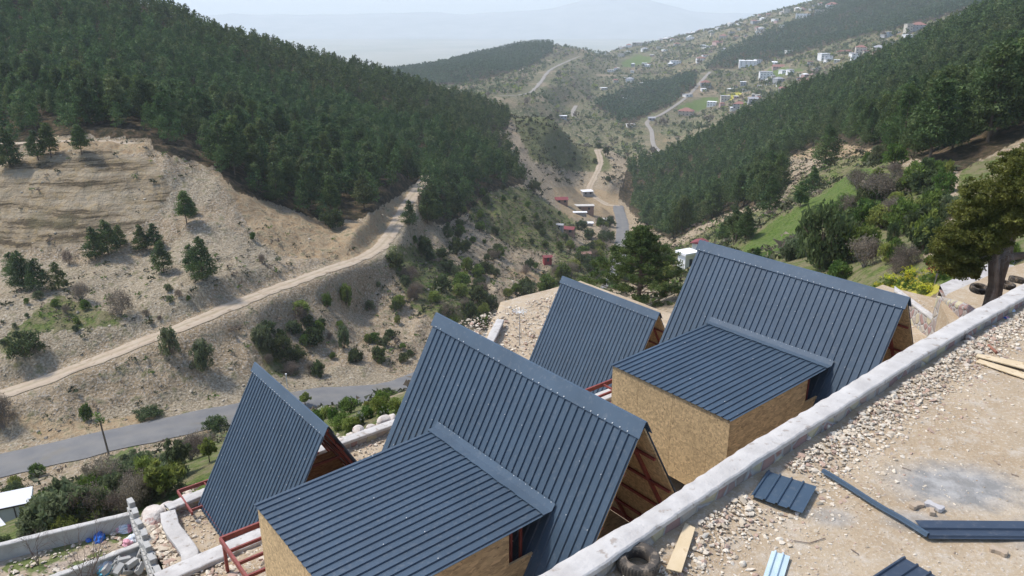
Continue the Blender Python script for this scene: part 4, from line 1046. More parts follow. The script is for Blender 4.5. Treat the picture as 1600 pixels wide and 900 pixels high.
score = np.where(vis, hh / d, 0); order = np.argsort(-score)
NI = 300 - len(extra) - 2
ind = order[:NI]; rest = order[NI:]
def pine(X_, h, v, label, group, rz, name='pine_tree', w_=1.0):
    o = bpy.data.objects.new(name, None); COL.objects.link(o); o.empty_display_size = .5
    o.location = tuple(map(float, X_)); o.rotation_euler = (0, 0, rz); o.scale = (h * w_, h * w_, h)
    tag(o, label, 'pine tree', group)
    t = bpy.data.objects.new('trunk', PINE[v][0]); c = bpy.data.objects.new('crown', PINE[v][1])
    for q in (t, c): q.parent = o; COL.objects.link(q)
    return o
for i in ind:
    left = px[i] < 900
    if left and py[i] < 60: lb, gp = 'dark pine high on the left hill near its skyline', 'pines near the left skyline'
    elif left and px[i] < 330 and py[i] > 175: lb, gp = 'dark pine in the front row of the forest above the layered rock face', 'front row above the rock face'
    elif left and px[i] < 640 and py[i] > 250: lb, gp = 'dark pine at the lower forest edge above the ochre bank of the dirt road', 'lower edge of the left forest'
    elif not left and px[i] > 1380 and py[i] > 190: lb, gp = 'tall pine at the near edge of the right forest behind the juniper', 'near edge of the right forest'
    elif not left and px[i] > 1180 and py[i] > 200: lb, gp = 'tall pine with a bare lower trunk at the brown clearing edge of the right forest', 'clearing edge of the right forest'
    elif not left and px[i] < 1180: lb, gp = 'green pine in the lower left end of the right forest above the valley road', 'valley end of the right forest'
    elif left and (px[i] > 640 and py[i] > 190): lb, gp = 'dark green pine in the grove on the spur right of the dirt road', 'pines of the spur grove'
    elif left: lb, gp = 'dark green pine in the dense forest covering the left hillside', 'pines of the left hillside forest'
    else: lb, gp = 'tall green pine in the forest covering the right hillside', 'pines of the right hillside forest'
    pine((X[i], Y[i], Z[i]), hh[i], int(r.integers(0, 6)), lb, gp, r.random() * 6.28, w_=r.uniform(.85, 1.15))
for g, h, v in extra:
    a, b_, _ = proj(*g)
    if a < 120: lb, gp = 'dark pine in the clump at the foot of the layered rock face, far left', 'pines at the left end of the rock face'
    elif a < 330: lb, gp = 'dark bushy pine standing alone on the pale slope under the rock face', 'lone pines on the pale slope'
    elif a < 720: lb, gp = 'dark pine at the bend of the dirt road', 'pines at the dirt road bend'
    elif a > 1190 and b_ < 340: lb, gp = 'pine at the lower edge of the right forest above the green slope', 'pines on the right forest edge'
    else: lb, gp = 'single pine on the green slope behind the large right cabin', 'single pines on the green slope'
    pine(g, h, v, lb, gp, r.random() * 6.28, w_=1.1)
def bake(name, P, h, tmpl, mat, label, cat, seed=1, w_=1.0):
    r = np.random.default_rng(seed); n = len(P); k = r.integers(0, len(tmpl), n); an = r.random(n) * 6.283; out = []
    ww = r.uniform(.8, 1.2, n) * w_
    for q, T in enumerate(tmpl):
        ix = np.nonzero(k == q)[0]
        if not len(ix): continue
        c, s_ = np.cos(an[ix])[:, None, None], np.sin(an[ix])[:, None, None]; hq = h[ix][:, None, None]; wq = ww[ix][:, None, None]
        x = T[None, :, :, 0]; y = T[None, :, :, 1]; z = T[None, :, :, 2]
        out.append(np.stack([(x * c - y * s_) * hq * wq + P[ix, 0][:, None, None], (x * s_ + y * c) * hq * wq + P[ix, 1][:, None, None], z * hq + P[ix, 2][:, None, None]], -1).reshape(-1, 3, 3))
    return tag(link(name, trimesh(name, np.concatenate(out), mat)), label, cat, kind='stuff')
PP = np.stack([X, Y, Z], 1)
TM = [lowpine(k, 900, .037, 14) for k in range(4)]; TN = [lowpine(k, 330, .055, 10) for k in range(4)]
rs = rest[(px[rest] > -80) & (px[rest] < 1700)]
for nm, sel, lb in (('left', px[rs] < 900, 'dense dark pine forest on the left hillside behind its front trees'), ('right', px[rs] >= 900, 'dense pine forest on the right hillside behind its front trees')):
    q = rs[sel]; a = q[d[q] < 290]; b_ = q[d[q] >= 290]
    if len(a): bake('pine_forest', PP[a], hh[a], TM, L_pine, lb + ', nearer half', 'forest', 3)
    if len(b_): bake('pine_forest', PP[b_], hh[b_], TN, L_pine, lb + ', farther half', 'forest', 4)
print('forest', len(X), 'rest', len(rs))
# far woods
X, Y, Z, px, py, d = grid_points(5.6, R(-14), R(36), 640, 2000, 22)
MFF = polymask([F_HILL, F_BLOCK, F_UPPER], 0) * (1 - polymask([F_FIELD], 0))
k = (look(MFF, px, py) > .5) & (d > 620); X, Y, Z, px, py, d = [q[k] for q in (X, Y, Z, px, py, d)]
TF = [lowpine(k, 34, .14, 5) for k in range(4)]
for poly, lb in ((F_HILL, 'pine wood on the distant hill with a pale green field'), (F_BLOCK, 'rectangular block of pine wood in the middle of the village slope'), (F_UPPER, 'long band of pine wood running up the far slope to the right')):
    q = look(polymask([poly], 0), px, py) > .5; P_ = np.stack([X[q], Y[q], Z[q]], 1)
    print('far wood', len(P_)); bake('pine_wood', P_, rng.uniform(7, 10, len(P_)), TF, L_far, lb, 'forest', 9, 1.25)
# dotted trees and scrub of the village slope
X, Y, Z, px, py, d = grid_points(7.2, R(-20), R(36), 620, 2300, 23)
k = (look(MFF, px, py) < .5) & (px > 640) & (look(M_vivid, px, py) < .2) & (vnoise(X / 60, Y / 60, 4) + rng.random(len(X)) * .8 > .16)
for P_, w_ in ((FARROAD, 9), (QUARRY, 12), (HILLTRK, 9), (GULLY, 9)):
    dd, _ = dist_poly(X, Y, P_); k &= dd > w_
P_ = np.stack([X[k], Y[k], Z[k]], 1); hs = np.clip(rng.lognormal(1.0, .5, len(P_)), 1.3, 9)
def blobt(k, tris=26, size=.28, wid=.5): 
    r = np.random.default_rng(700 + k); n = 5; C_ = r.normal(size=(n, 3)) * [.22, .22, .16] + [0, 0, .5]; return leaftris(r, C_, np.full((n, 3), .28) * [wid * 2, wid * 2, 1], tris // n, size, shell=.3)
TB = [blobt(k) for k in range(5)]
q = rng.random(len(P_))
for lo, hi, mt, lb in ((0, .45, L_dark, 'dark trees and bushes dotted over the village slope'), (.45, .75, L_olive, 'grey green orchard trees dotted over the village slope'), (.75, .9, L_dry, 'leafless brownish trees dotted over the village slope'), (.9, 1, L_spring, 'fresh green trees dotted over the village slope')):
    s_ = (q >= lo) & (q < hi); bake('hillside_trees', P_[s_], hs[s_], TB, mt, lb, 'trees', int(lo * 100), 1.1)
print('village dots', len(P_))
# scrub on the near and middle slopes
X, Y, Z, px, py, d = grid_points(1.0, R(-38), R(30), 70, 330, 24)
den = .20 + .45 * look(M_grass, px, py) + .25 * (px > 600) - .12 * look(M_cliff, px, py) * 1 - .08 * (look(M_scree, px, py)) + .6 * vnoise(X / 11, Y / 11, 8)
k = (rng.random(len(X)) < den * .75) & (look(M_vivid, px, py) < .3) & (look(M_forest, px, py) < .6)
for P_, w_ in ((ROAD, 4.5), (DIRT, 3.0), (TRACK, 2)):
    dd, _ = dist_poly(X, Y, P_); k &= dd > w_
tb, ta = toab(X, Y); k &= ~((ta < 27) & (ta > -5))
P_ = np.stack([X[k], Y[k], Z[k]], 1); hs = np.clip(rng.lognormal(-.82, .5, len(P_)), .2, 1.7); TS_ = [blobt(k, 16, .34, .75) for k in range(5)]
q = rng.random(len(P_))
L_scrub = leafmat('scrub_leaves', (.045, .052, .024), (.095, .10, .045), sc=.5, trans=0)
for lo, hi, mt, lb in ((0, .62, L_scrub, 'small dark scrub bushes dotted over the pale slopes'), (.62, .82, L_dry, 'small dry brown scrub dotted over the pale slopes'), (.82, 1, L_green, 'small green scrub dotted over the slopes')):
    s_ = (q >= lo) & (q < hi); bake('scrub', P_[s_], hs[s_], TS_, mt, lb, 'scrub', int(lo * 100) + 1, 1.2)
print('scrub', len(P_))
X, Y, Z, px, py, d = grid_points(2.6, R(-20), R(30), 330, 640, 25)
k = (look(M_forest, px, py) < .3) & (rng.random(len(X)) < .5 + .8 * vnoise(X / 25, Y / 25, 8)); dd, _ = dist_poly(X, Y, ROAD); k &= dd > 6
dd, _ = dist_poly(X, Y, VALTRACK); k &= dd > 5
k &= ~((px > 862) & (px < 968) & (py > 290) & (py < 350))
P_ = np.stack([X[k], Y[k], Z[k]], 1); bake('scrub', P_, np.clip(rng.lognormal(.15, .5, len(P_)), .5, 3.8), TS_, L_scrub, 'dark scrub on the bare flanks of the deep valley', 'scrub', 77, 1.1); print('val scrub', len(P_))

# loose stones on the pale slopes
X, Y, Z, px, py, d = grid_points(1.25, R(-38), R(6), 80, 260, 26)
den = .10 + .35 * look(M_scree, px, py) + .12 * look(M_ochre, px, py) + .5 * vnoise(X / 6, Y / 6, 18); k = (rng.random(len(X)) < den) & (look(M_forest, px, py) < .5)
for P_, w_ in ((ROAD, 3.6), (DIRT, 1.8)):
    dd, _ = dist_poly(X, Y, P_); k &= dd > w_
tb, ta = toab(X, Y); k &= ~((ta < 27) & (ta > -5))
M_slope_stone = rubblemat('slope_stone', (.30, .25, .18), (.44, .39, .31), (.22, .18, .13))
tag(scatter_stones('slope_stones', np.stack([X[k], Y[k], Z[k]], 1), np.clip(rng.lognormal(-1.7, .45, int(k.sum())), .08, .6), M_slope_stone, 44), 'pale stones strewn over the slopes around the dirt road', 'stones', kind='stuff'); print('slope stones', int(k.sum()))
# individual bushes and small trees
BUSH = {}
def bushvar(kind, v):
    key = (kind, v)
    if key in BUSH: return BUSH[key]
    r = np.random.default_rng(hash(kind) % 1000 if False else sum(map(ord, kind)) * 7 + v)
    mat = {'olive': L_olive, 'oliveb': L_olive, 'spring': L_spring, 'green': L_green, 'dark': L_dark, 'bare': L_dry, 'blossom': L_bloss}[kind]
    m = MB(); tips = []
    nlimb = 7 if kind != 'bare' else 12
    def grow(p, dirv, ln, rad, lev):
        d_ = Vector(dirv).normalized(); q = p + d_ * ln; m.tube([p, p + d_ * ln * .5 + Vector(r.normal(size=3)) * ln * .05, q], [rad, rad * .75, rad * .5], 4); tips.append(tuple(q))
        if lev:
            for _ in range(3): grow(q, d_ + Vector(r.normal(size=3)) * .55 + Vector((0, 0, .12)), ln * .66, rad * .55, lev - 1)
    tree = v == 9
    if tree:
        m.tube([(0, 0, -.1), (.02, .01, .12), (0, 0, .28)], [.045, .035, .03], 6); root = Vector((0, 0, .26))
    else: root = Vector((0, 0, -.04))
    for i in range(nlimb):
        an = i * 6.283 / nlimb + r.random(); tl = r.uniform(.3, 1.0); grow(root, (math.cos(an) * tl, math.sin(an) * tl, 1), .30 if not tree else .26, .014, 1 if kind != 'bare' else 2)
    tips = np.array(tips); n = {'bare': 22}.get(kind, 34)
    C_ = tips + r.normal(size=tips.shape) * .04; C_[:, 2] = np.maximum(C_[:, 2], .08)
    if not tree:
        nn = 34 if kind != 'bare' else 14; a_ = r.random(nn) * 6.28; e_ = r.random(nn) * 1.4; q_ = r.uniform(.5, 1.0, nn) * .42
        C_ = np.r_[C_, np.c_[np.cos(a_) * np.cos(e_) * q_, np.sin(a_) * np.cos(e_) * q_, np.sin(e_) * q_ * .95 + .08]]
    else: C_ = np.r_[C_, C_ + r.normal(size=C_.shape) * .08]
    T = leaftris(r, C_, np.full((len(C_), 3), .11 if kind != 'bare' else .13) * [1.1, 1.1, .8], n, (.042 + .006 * v % 3) if kind != 'bare' else .024, shell=.15)
    if kind == 'blossom':
        T2 = leaftris(r, C_, np.full((len(C_), 3), .11), n, .03, shell=.2)
        cm = trimesh('foliage', np.concatenate([T, T2]), L_green); cm.materials.append(L_bloss); mi = np.zeros(len(T) + len(T2), np.int32); mi[:int(len(T) * .4)] = 1; cm.polygons.foreach_set('material_index', mi)
    else: cm = trimesh('foliage', T, mat)
    # normalise to unit height
    zmax = float(T[..., 2].max()); BUSH[key] = (m.mesh('stem', M_barkg if kind in ('bare', 'blossom') else M_bark), cm, zmax, float(np.abs(T[..., :2]).max()))
    return BUSH[key]
NB = [0]; rq0 = random.Random(2)
def bush(px_, py_, wpx, hpx, kind, label, group=None, v=None, g=None, dd=None, name='bush', cat='bush', dmin=24):
    if g is None: g, dd = G(px_, py_, dmin)
    v = (9 if (' tree' in label and 'cypress' not in label and rq0.random() < .9) else NB[0] % 3) if v is None else v; NB[0] += 1
    st, cm, zm, wm = bushvar(kind, v); h = hpx * dd / FX / .93; w_ = wpx * dd / FX / 2
    if kind == 'bare': name = 'bare_shrub'
    elif v == 9: name = 'tree'
    o = bpy.data.objects.new(name, None); COL.objects.link(o); o.location = tuple(map(float, g)); o.rotation_euler = (0, 0, NB[0] * 1.7); sx = w_ / wm; o.scale = (sx, sx, h / zm)
    tag(o, label, cat, group); o.empty_display_size = .3
    for q, nm in ((st, 'stem'), (cm, 'foliage')):
        c = bpy.data.objects.new(nm, q); c.parent = o; COL.objects.link(c)
    return o
for q in """266 556 36 48 olive|round olive green bush on the pale bank between the roads, left of its twin
318 578 42 52 olive|olive green bush on the pale bank between the roads, right of its twin
411 545 36 38 olive|round grey green bush high on the bank left of the small left cabin's ridge
441 562 44 40 dark|dark spreading bush on the bank just above the small left cabin's ridge
471 502 28 28 bare|grey bush just below the dirt road above the small left cabin
541 476 24 34 spring|fresh green bush just below the dirt road in mid-slope
512 480 20 24 green|small green bush beside the dirt road left of mid-slope
538 545 26 40 olive|tall loose green bush on the bank right of the small left cabin's ridge
488 540 40 30 dark|low dark bush in the gully above the asphalt road
40 556 62 40 dark|wide dark bush above the lower end of the dirt road at far left
5 670 50 62 bare|grey leafless bush at the left picture edge above the asphalt road
136 656 24 28 green|small dark green bush alone above the roadside near the pole
188 492 48 44 bare|dry grey bush on the pointed earth mound
520 355 46 32 dark|dense dark bush at the forest edge above the dirt road
395 374 12 12 green|tiny green bush alone on the ochre bank under the forest
235 650 50 14 dark|flat blackened brush pile beside the asphalt road
618 418 38 26 dark|dark bush right below the dirt road bend
714 398 30 26 dark|round dark bush on the spur slope under the grove
664 393 30 20 dark|low dark bush below the bend on the spur slope
98 792 52 52 olive|olive tree right of the white shed
128 470 36 30 bare|pale grey bush under the clump of pines at far left
108 414 22 26 bare|pale bare bush between the two pine clumps
410 412 16 16 bare|dry bush on the ochre bank near the dirt road
178 768 42 32 olive|small olive tree in the middle of the green slope
206 735 36 30 olive|olive tree near the roadside pole
284 742 44 62 olive|gnarled tree with dark trunk left of the small left cabin
259 778 70 66 spring|wide yellow green tree beside the small left cabin's base
328 722 34 44 spring|bright yellow green tree touching the small left cabin's edge
338 672 48 24 dark|dark bush between the asphalt road and the small left cabin
312 708 54 36 bare|grey twiggy bush left of the small left cabin
24 772 36 20 dark|low dark bush beside the white shed's far corner
84 808 48 44 dark|dark green tree at the right corner of the white shed
60 820 50 44 dark|dark bush in front of the white shed
104 838 56 36 spring|yellow green bush between the white shed and the garden wall
146 812 62 42 spring|broad yellow green thicket above the garden wall
192 800 64 38 bare|brownish thicket above the garden wall's right end
232 782 62 40 olive|grey green thicket left of the boulders
10 862 32 30 dark|dark bush at the left end of the garden wall
158 786 50 28 green|green thicket in the middle of the olive slope
477 634 22 24 spring|small yellow green tree between the road and the small left cabin's gable
546 646 40 26 green|fresh green bush beside the asphalt road behind the lower bench
574 654 30 20 green|leafy green bush near the road, left of the white blossoming one
600 664 24 30 blossom|white blossoming tree beside the nearest large cabin's back edge
562 664 22 20 blossom|small white blossoming bush in the middle of the green strip
508 652 26 18 blossom|white blossoming bush beside the small left cabin's gable
532 670 44 26 green|green bush on the rubble edge of the lower bench
618 644 26 24 spring|yellow green bush touching the nearest large cabin's back edge
606 618 30 12 dark|dark bush at the roadside right of the strip
752 512 30 24 green|round green bush left of the vacant plot
778 532 28 26 dark|dark bush just above the nearest large cabin's ridge
735 500 34 30 dark|dark green bush in the gully above the nearest large cabin
825 465 34 26 olive|grey green bush above the vacant plot
856 462 40 34 green|bright green bush beside the smaller far cabin's ridge end
880 440 34 30 green|green bush behind the smaller far cabin
1281 420 96 108 dark|large round dark leafy-tree on the slope right behind the large right cabin's ridge
1150 378 62 44 dark|broad dark tree on the slope above the large right cabin's ridge
1370 318 74 50 bare|wide grey leafless thicket under the right forest
1340 296 56 34 bare|grey leafless thicket higher on the right slope
1325 338 44 36 bare|purple grey bare bush left of the green bush
1368 318 44 32 green|dense yellow green bush amid the grey thickets
1392 352 60 46 bare|brownish tree with a bent dark stem on the right slope
1440 395 56 70 spring|bright lime green tree left of the big juniper
1350 418 60 52 bare|grey brown bushy thicket behind the large right cabin's ridge
1400 428 40 34 bare|pale leafless bush near the yellow flowers
1440 300 60 40 dark|dark bush at the foot of the right forest
1412 300 30 22 dark|small dark bush at the foot of the right forest
1480 340 50 36 olive|grey green bush behind the juniper's crown
1570 415 46 40 green|green undergrowth behind the juniper's trunk
1310 440 50 34 green|green bush above the large right cabin's ridge cap
1392 388 22 44 dark|narrow dark cypress-like bush beside the lime green tree
1450 422 26 22 green|green bush at the foot of the lime green tree
1230 400 44 30 olive|grey green bush left of the large round tree
1080 352 26 20 dark|dark bush on the slope above the white house
1100 402 26 18 green|green bush beside the large right cabin's ridge end
946 246 16 16 dark|dark tree beside the top of the pale valley track
835 300 24 18 dark|dark bush below the spur grove""".split('\n'):
    a, lb = q.split('|'); a = a.split(); bush(int(a[0]), int(a[1]), int(a[2]), int(a[3]), a[4], lb, name='bush', cat='tree' if 'tree' in lb and 'like' not in lb else 'bush')
rq = random.Random(12)
def fill(poly, n, kinds, size, label, group, dmin=24):
    xs = [p[0] for p in poly]; ys = [p[1] for p in poly]; c = 0
    while c < n:
        x = rq.uniform(min(xs), max(xs)); y = rq.uniform(min(ys), max(ys)); ins = False
        for i in range(len(poly)):
            x0, y0 = poly[i]; x1, y1 = poly[(i + 1) % len(poly)]
            if (y0 > y) != (y1 > y) and x < (x1 - x0) * (y - y0) / (y1 - y0) + x0: ins = not ins
        if not ins: continue
        g, dd = G(x, y, dmin)
        if min(dist_poly(g[0:1], g[1:2], P_)[0][0] - w_ for P_, w_ in ((ROAD, 4.6), (DIRT, 3.2), (VALTRACK, 3))) < 0: continue
        h = size * rq.uniform(.6, 1.4); k = rq.choice(kinds); c += 1
        bush(0, 0, h * rq.uniform(1.0, 1.5) * FX / dd, h * FX / dd, k, label, group, g=g, dd=dd)
fill([(640, 425), (740, 400), (900, 400), (940, 440), (870, 470), (800, 478), (770, 525), (700, 510), (610, 500)], 38, ['green', 'dark', 'olive', 'bare', 'spring', 'bare'], 2.9, 'bush in the thicket along the road in the valley behind the cabins', 'valley thicket')
fill([(890, 400), (1000, 395), (1060, 410), (1040, 460), (930, 450)], 14, ['green', 'spring', 'dark'], 3.2, 'bush around the foot of the valley behind the big pine', 'bushes behind the big pine')
fill([(1100, 420), (1170, 400), (1260, 330), (1330, 300), (1340, 400), (1300, 430), (1200, 420)], 16, ['green', 'olive', 'bare'], 1.5, 'low bush on the green terraces behind the large right cabin', 'low bushes on the green terraces')
fill([(1350, 250), (1500, 265), (1530, 330), (1470, 420), (1400, 440), (1330, 420), (1300, 330)], 40, ['bare', 'green', 'olive', 'green', 'spring', 'dark'], 2.1, 'bush in the mixed thicket between the right forest and the yard wall', 'thicket below the right forest')
fill([(400, 520), (480, 500), (560, 520), (620, 500), (640, 570), (560, 580), (470, 592), (420, 575)], 20, ['dark', 'olive', 'dark', 'bare'], 1.9, 'shrub on the bushy bank above the asphalt road', 'shrubs on the bank above the road')
fill([(640, 360), (740, 350), (820, 400), (760, 440), (660, 430)], 18, ['dark', 'green', 'dark'], 2.4, 'shrub on the spur slope under the grove', 'shrubs on the spur slope')
fill([(10, 800), (60, 850), (240, 800), (270, 760), (200, 745), (110, 780)], 16, ['spring', 'olive', 'bare', 'dark'], 1.6, 'shrub in the thicket above the garden wall', 'shrubs above the garden wall')
fill([(470, 640), (620, 610), (640, 630), (600, 655), (520, 690), (480, 660)], 12, ['green', 'spring', 'spring'], .8, 'shrub on the green strip behind the lower bench', 'shrubs behind the lower bench')
fill([(900, 350), (950, 345), (985, 352), (990, 400), (930, 430), (880, 420)], 26, ['green', 'dark', 'bare', 'spring'], 3.6, 'bush near the buildings on the valley floor', 'valley floor bushes')
fill([(860, 170), (960, 245), (950, 290), (900, 280), (800, 190)], 16, ['dark', 'olive'], 3.0, 'dark bush on the bare flank above the valley track', 'bushes on the bare flank')
fill([(90, 700), (330, 640), (360, 700), (300, 770), (180, 790), (60, 790), (0, 780)], 20, ['olive', 'spring', 'green', 'bare'], 1.3, 'low shrub on the olive slope between the asphalt road and the garden wall', 'low shrubs on the olive slope')
fill([(440, 470), (620, 400), (660, 430), (640, 570), (560, 590), (480, 560)], 20, ['green', 'dark', 'olive', 'spring'], 1.7, 'shrub on the bank between the dirt road and the asphalt road', 'shrubs between the two roads')
fill([(0, 460), (330, 440), (420, 440), (300, 490), (100, 550), (0, 590)], 16, ['bare', 'green', 'olive'], 1.1, 'low shrub on the pale flat above the dirt road', 'low shrubs above the dirt road')
fill([(740, 290), (820, 285), (905, 335), (900, 400), (800, 390), (700, 370)], 28, ['dark', 'green', 'olive', 'green'], 2.3, 'shrub on the green flank below the spur grove', 'shrubs on the green flank')
print('bushes', NB[0])

# big pine behind the smaller far cabin
def big_pine():
    g, dd = G(996, 488, 50); print('bigpine', dd, g); dd = 66; g = atd(996, 486, dd); h = 152 * dd / FX
    root = tag(empty('pine_tree', (float(g[0]), float(g[1]), float(g[2]) - .3), .4), 'big bushy pine right behind the smaller far cabin', 'pine tree')
    r = np.random.default_rng(9); C_ = []; R_ = []
    m = MB(); m.tube([(0, 0, -2), (.1, 0, h * .4), (0, .1, h * .9)], [.22, .16, .05], 8)
    for i in range(58):
        t = .08 + .9 * (i / 57) ** .9; an = i * 2.4; L = 5.1 * (1 - max(0, t - .16) ** 1.1 / .80) * r.uniform(.7, 1.05) + .2
        p0 = Vector((0, 0, t * h * .92)); p1 = p0 + Vector((math.cos(an) * L * .6, math.sin(an) * L * .6, L * .12)); p2 = p0 + Vector((math.cos(an) * L, math.sin(an) * L, L * .3))
        m.tube([p0, p1, p2], [.05, .03, .01], 4)
        for u in (.45, .62, .78, .92, 1.03):
            q = p0.lerp(p2, u); 
            for _ in range(3):
                C_.append([q.x + r.normal() * .22, q.y + r.normal() * .22, q.z + r.normal() * .12 + .05]); s = r.uniform(.2, .42); R_.append([s, s, s * .75])
    m.build('trunk', M_bark, root); T = leaftris(r, np.array(C_), np.array(R_), 60, .10, shell=.1); link('crown', trimesh('crown', T, L_pinebig), root)
L_pinebig = leafmat('pine_needles_near', (.06, .10, .026), (.12, .16, .045), sc=.8)
big_pine()

# juniper by the wall
def juniper():
    g = atd(1551, 463, 26.5); r = np.random.default_rng(17); z0 = float(g[2])
    root = tag(empty('juniper_tree', (float(g[0]), float(g[1]), z0)), 'old juniper with twin trunks and golden green foliage behind the yard wall at right', 'juniper')
    # local axes: x right in the photo
    m = MB(); m.tube([(0, 0, -.4), (-.06, 0, .5), (-.2, .05, 1.2), (-.3, .1, 2.0), (-.3, .1, 3.6)], [.24, .17, .15, .1, .04], 12)
    for ox, oy, tw_ in ((-.13, -.05, .1), (.1, -.12, -.1), (.16, .06, .12), (-.05, -.15, .05)): m.tube([(ox * 1.4, oy, -.4), (ox, oy, .4), (ox - .12 + tw_ * .4, oy * .9, 1.0), (ox - .24 + tw_, oy * .6, 1.7), (ox + tw_ * 3, oy, 2.6)], [.13, .09, .08, .07, .03], 8); m.build('trunk', M_barkj, root)
    m = MB(); m.tube([(.42, .5, -.4), (.44, .5, .5), (.5, .45, 1.3), (.55, .4, 2.4)], [.2, .16, .13, .06], 10); m.build('trunk', M_barkj, root)
    m = MB(); m.tube([(.5, .45, 1.25), (1.1, .35, 1.35), (1.9, .2, 1.3)], [.14, .12, .1], 8); m.build('limb', M_barkj, root)
    m = MB()
    for i in range(26):
        an = r.uniform(0, 6.28); p = Vector((.1 + r.normal() * .1, 0, 1.35 + r.random() * .4)); q = [p]
        d_ = Vector((math.cos(an) * .6 - .25, -abs(math.sin(an)) * .5, -.15 + r.random() * .3))
        for s in range(4): q.append(q[-1] + d_ * .2 + Vector(r.normal(size=3)) * .06 + Vector((0, 0, -.045 * s)))
        m.tube(q, [.013, .011, .008, .006, .003], 4)
    m.build('dead_twigs', M_twig, root)
    blobs = [(0.1, 0, 4.3, 1.0, .75), (.9, .2, 4.6, 1.1, .8), (1.7, .3, 4.3, 1.2, 1.1), (-.75, 0, 3.55, .9, .6), (.2, -.2, 3.6, 1.2, .7), (1.4, 0, 3.3, 1.3, .9), (-1.0, .1, 2.95, .85, .5), (-.3, -.2, 2.8, 1.0, .55), (.7, -.3, 2.7, 1.1, .6), (1.8, -.1, 2.5, 1.1, .6),
             (-1.55, 0, 2.2, .75, .45), (-.9, -.1, 2.1, .9, .5), (-.1, .5, 2.2, .9, .5), (-1.9, .1, 1.75, .5, .35), (-1.25, .1, 1.45, .8, .45), (-.6, .5, 1.35, .7, .4), (-1.3, .2, .95, .55, .32), (-.75, .4, .85, .5, .3), (-1.7, .2, 1.2, .5, .3), (2.2, .2, 3.6, 1.0, 1.0)]
    C_ = []; R_ = []
    for x, y, z, w_, hh_ in blobs:
        n = int(85 * w_)
        for _ in range(n):
            d_ = r.normal(size=3); d_ /= np.linalg.norm(d_); q = r.uniform(.55, 1.02)
            C_.append([x + d_[0] * w_ * q, y + d_[1] * w_ * q * .9, z + d_[2] * hh_ * q]); s = r.uniform(.09, .2); R_.append([s * 1.5, s * 1.3, s * .8])
    T = leaftris(r, np.array(C_), np.array(R_), 66, .060, shell=.12); link('crown', trimesh('crown', T, L_juni), root)
    g2 = atd(1464, 424, 35); tw = tag(empty('bush', tuple(map(float, g2))), 'small dark red leaved shrub left of the juniper above the yellow flowers', 'bush')
    T = leaftris(r, np.array([[0, 0, .35], [.2, 0, .6], [-.25, 0, .2], [.05, 0, .8]]), np.full((4, 3), .3), 110, .055, shell=.1); link('foliage', trimesh('foliage', T, L_red), tw)
    m = MB()
    for i in range(5): m.tube([(0, 0, -.6), (r.normal() * .08, 0, 0.1), (r.normal() * .15, r.normal() * .08, .6)], [.015, .012, .006], 4)
    m.build('stem', M_twig, tw)
M_barkj = plain('juniper_bark', (.20, .145, .105), (.33, .26, .20), sc=3, rough=.9, bmp=.9, bsc=14, bdist=.06)
M_twig = plain('dead_twig', (.26, .22, .19), (.35, .31, .27), sc=8)
juniper()

# yellow flowering clumps and verge grass
r = np.random.default_rng(33)
for k, (a, b_, wpx, hpx) in enumerate([(1395, 446, 40, 14), (1425, 450, 46, 16), (1455, 440, 40, 18), (1420, 436, 30, 14), (1475, 436, 36, 14), (1400, 460, 26, 10), (1445, 458, 30, 10), (1378, 454, 26, 10), (1500, 432, 30, 12)]):
    g, dd = G(a, b_, 28); w_ = wpx * dd / FX / 2; h = hpx * dd / FX
    C_ = np.c_[r.normal(size=(40, 2)) * w_ * .5, r.random(40) * h]
    root = tag(empty('flowering_plant', tuple(map(float, g))), 'clump of bright yellow wild flowers beyond the low wall, left of the juniper', 'flowers', 'yellow flower clumps')
    link('leaves', trimesh('leaves', leaftris(r, C_ * [1, 1, .8], np.full((40, 3), .12), 40, .05, shell=.1), L_green), root)
    C2 = C_.copy(); C2[:, 2] = h * r.uniform(.7, 1.1, 40); tag(link('flowers', trimesh('flowers', leaftris(r, C2, np.full((40, 3), .10), 16, .035, shell=.1), L_yel), root), kind='stuff')
# bare saplings in the garden plot
def sapling(a, b_, h, label, spread=.5, n=7):
    X = atz(a, b_, ZP); X[2] = ZP - .05; r = np.random.default_rng(int(a)); m = MB()
    def grow(p, d_, L, rad, lev):
        q = p + d_ * L; m.tube([p, p.lerp(q, .5) + Vector(r.normal(size=3)) * L * .05, q], [rad, rad * .8, rad * .55], 4)
        if lev:
            for _ in range(3): grow(p.lerp(q, r.uniform(.5, 1)), (d_ + Vector(r.normal(size=3)) * .45 + Vector((0, 0, .1))).normalized(), L * .7, rad * .5, lev - 1)
    for i in range(n): grow(Vector((0, 0, 0)), Vector((r.normal() * spread, r.normal() * spread, 1)).normalized(), h * .45, .016, 3)
    o = m.build('sapling', M_twigd, None, tuple(X)); tag(o, label, 'sapling')
M_twigd = plain('brown_twig', (.13, .09, .07), (.20, .15, .12), sc=8)
sapling(132, 925, 3.0, 'larger bare sapling with many thin branches in front of the garden walls')
sapling(60, 882, 1.6, 'smaller bare sapling in the upper garden plot', .2, 3)
sapling(148, 930, 2.6, 'bare sapling whose branches cross the sack with blue ribbon', .35, 4)

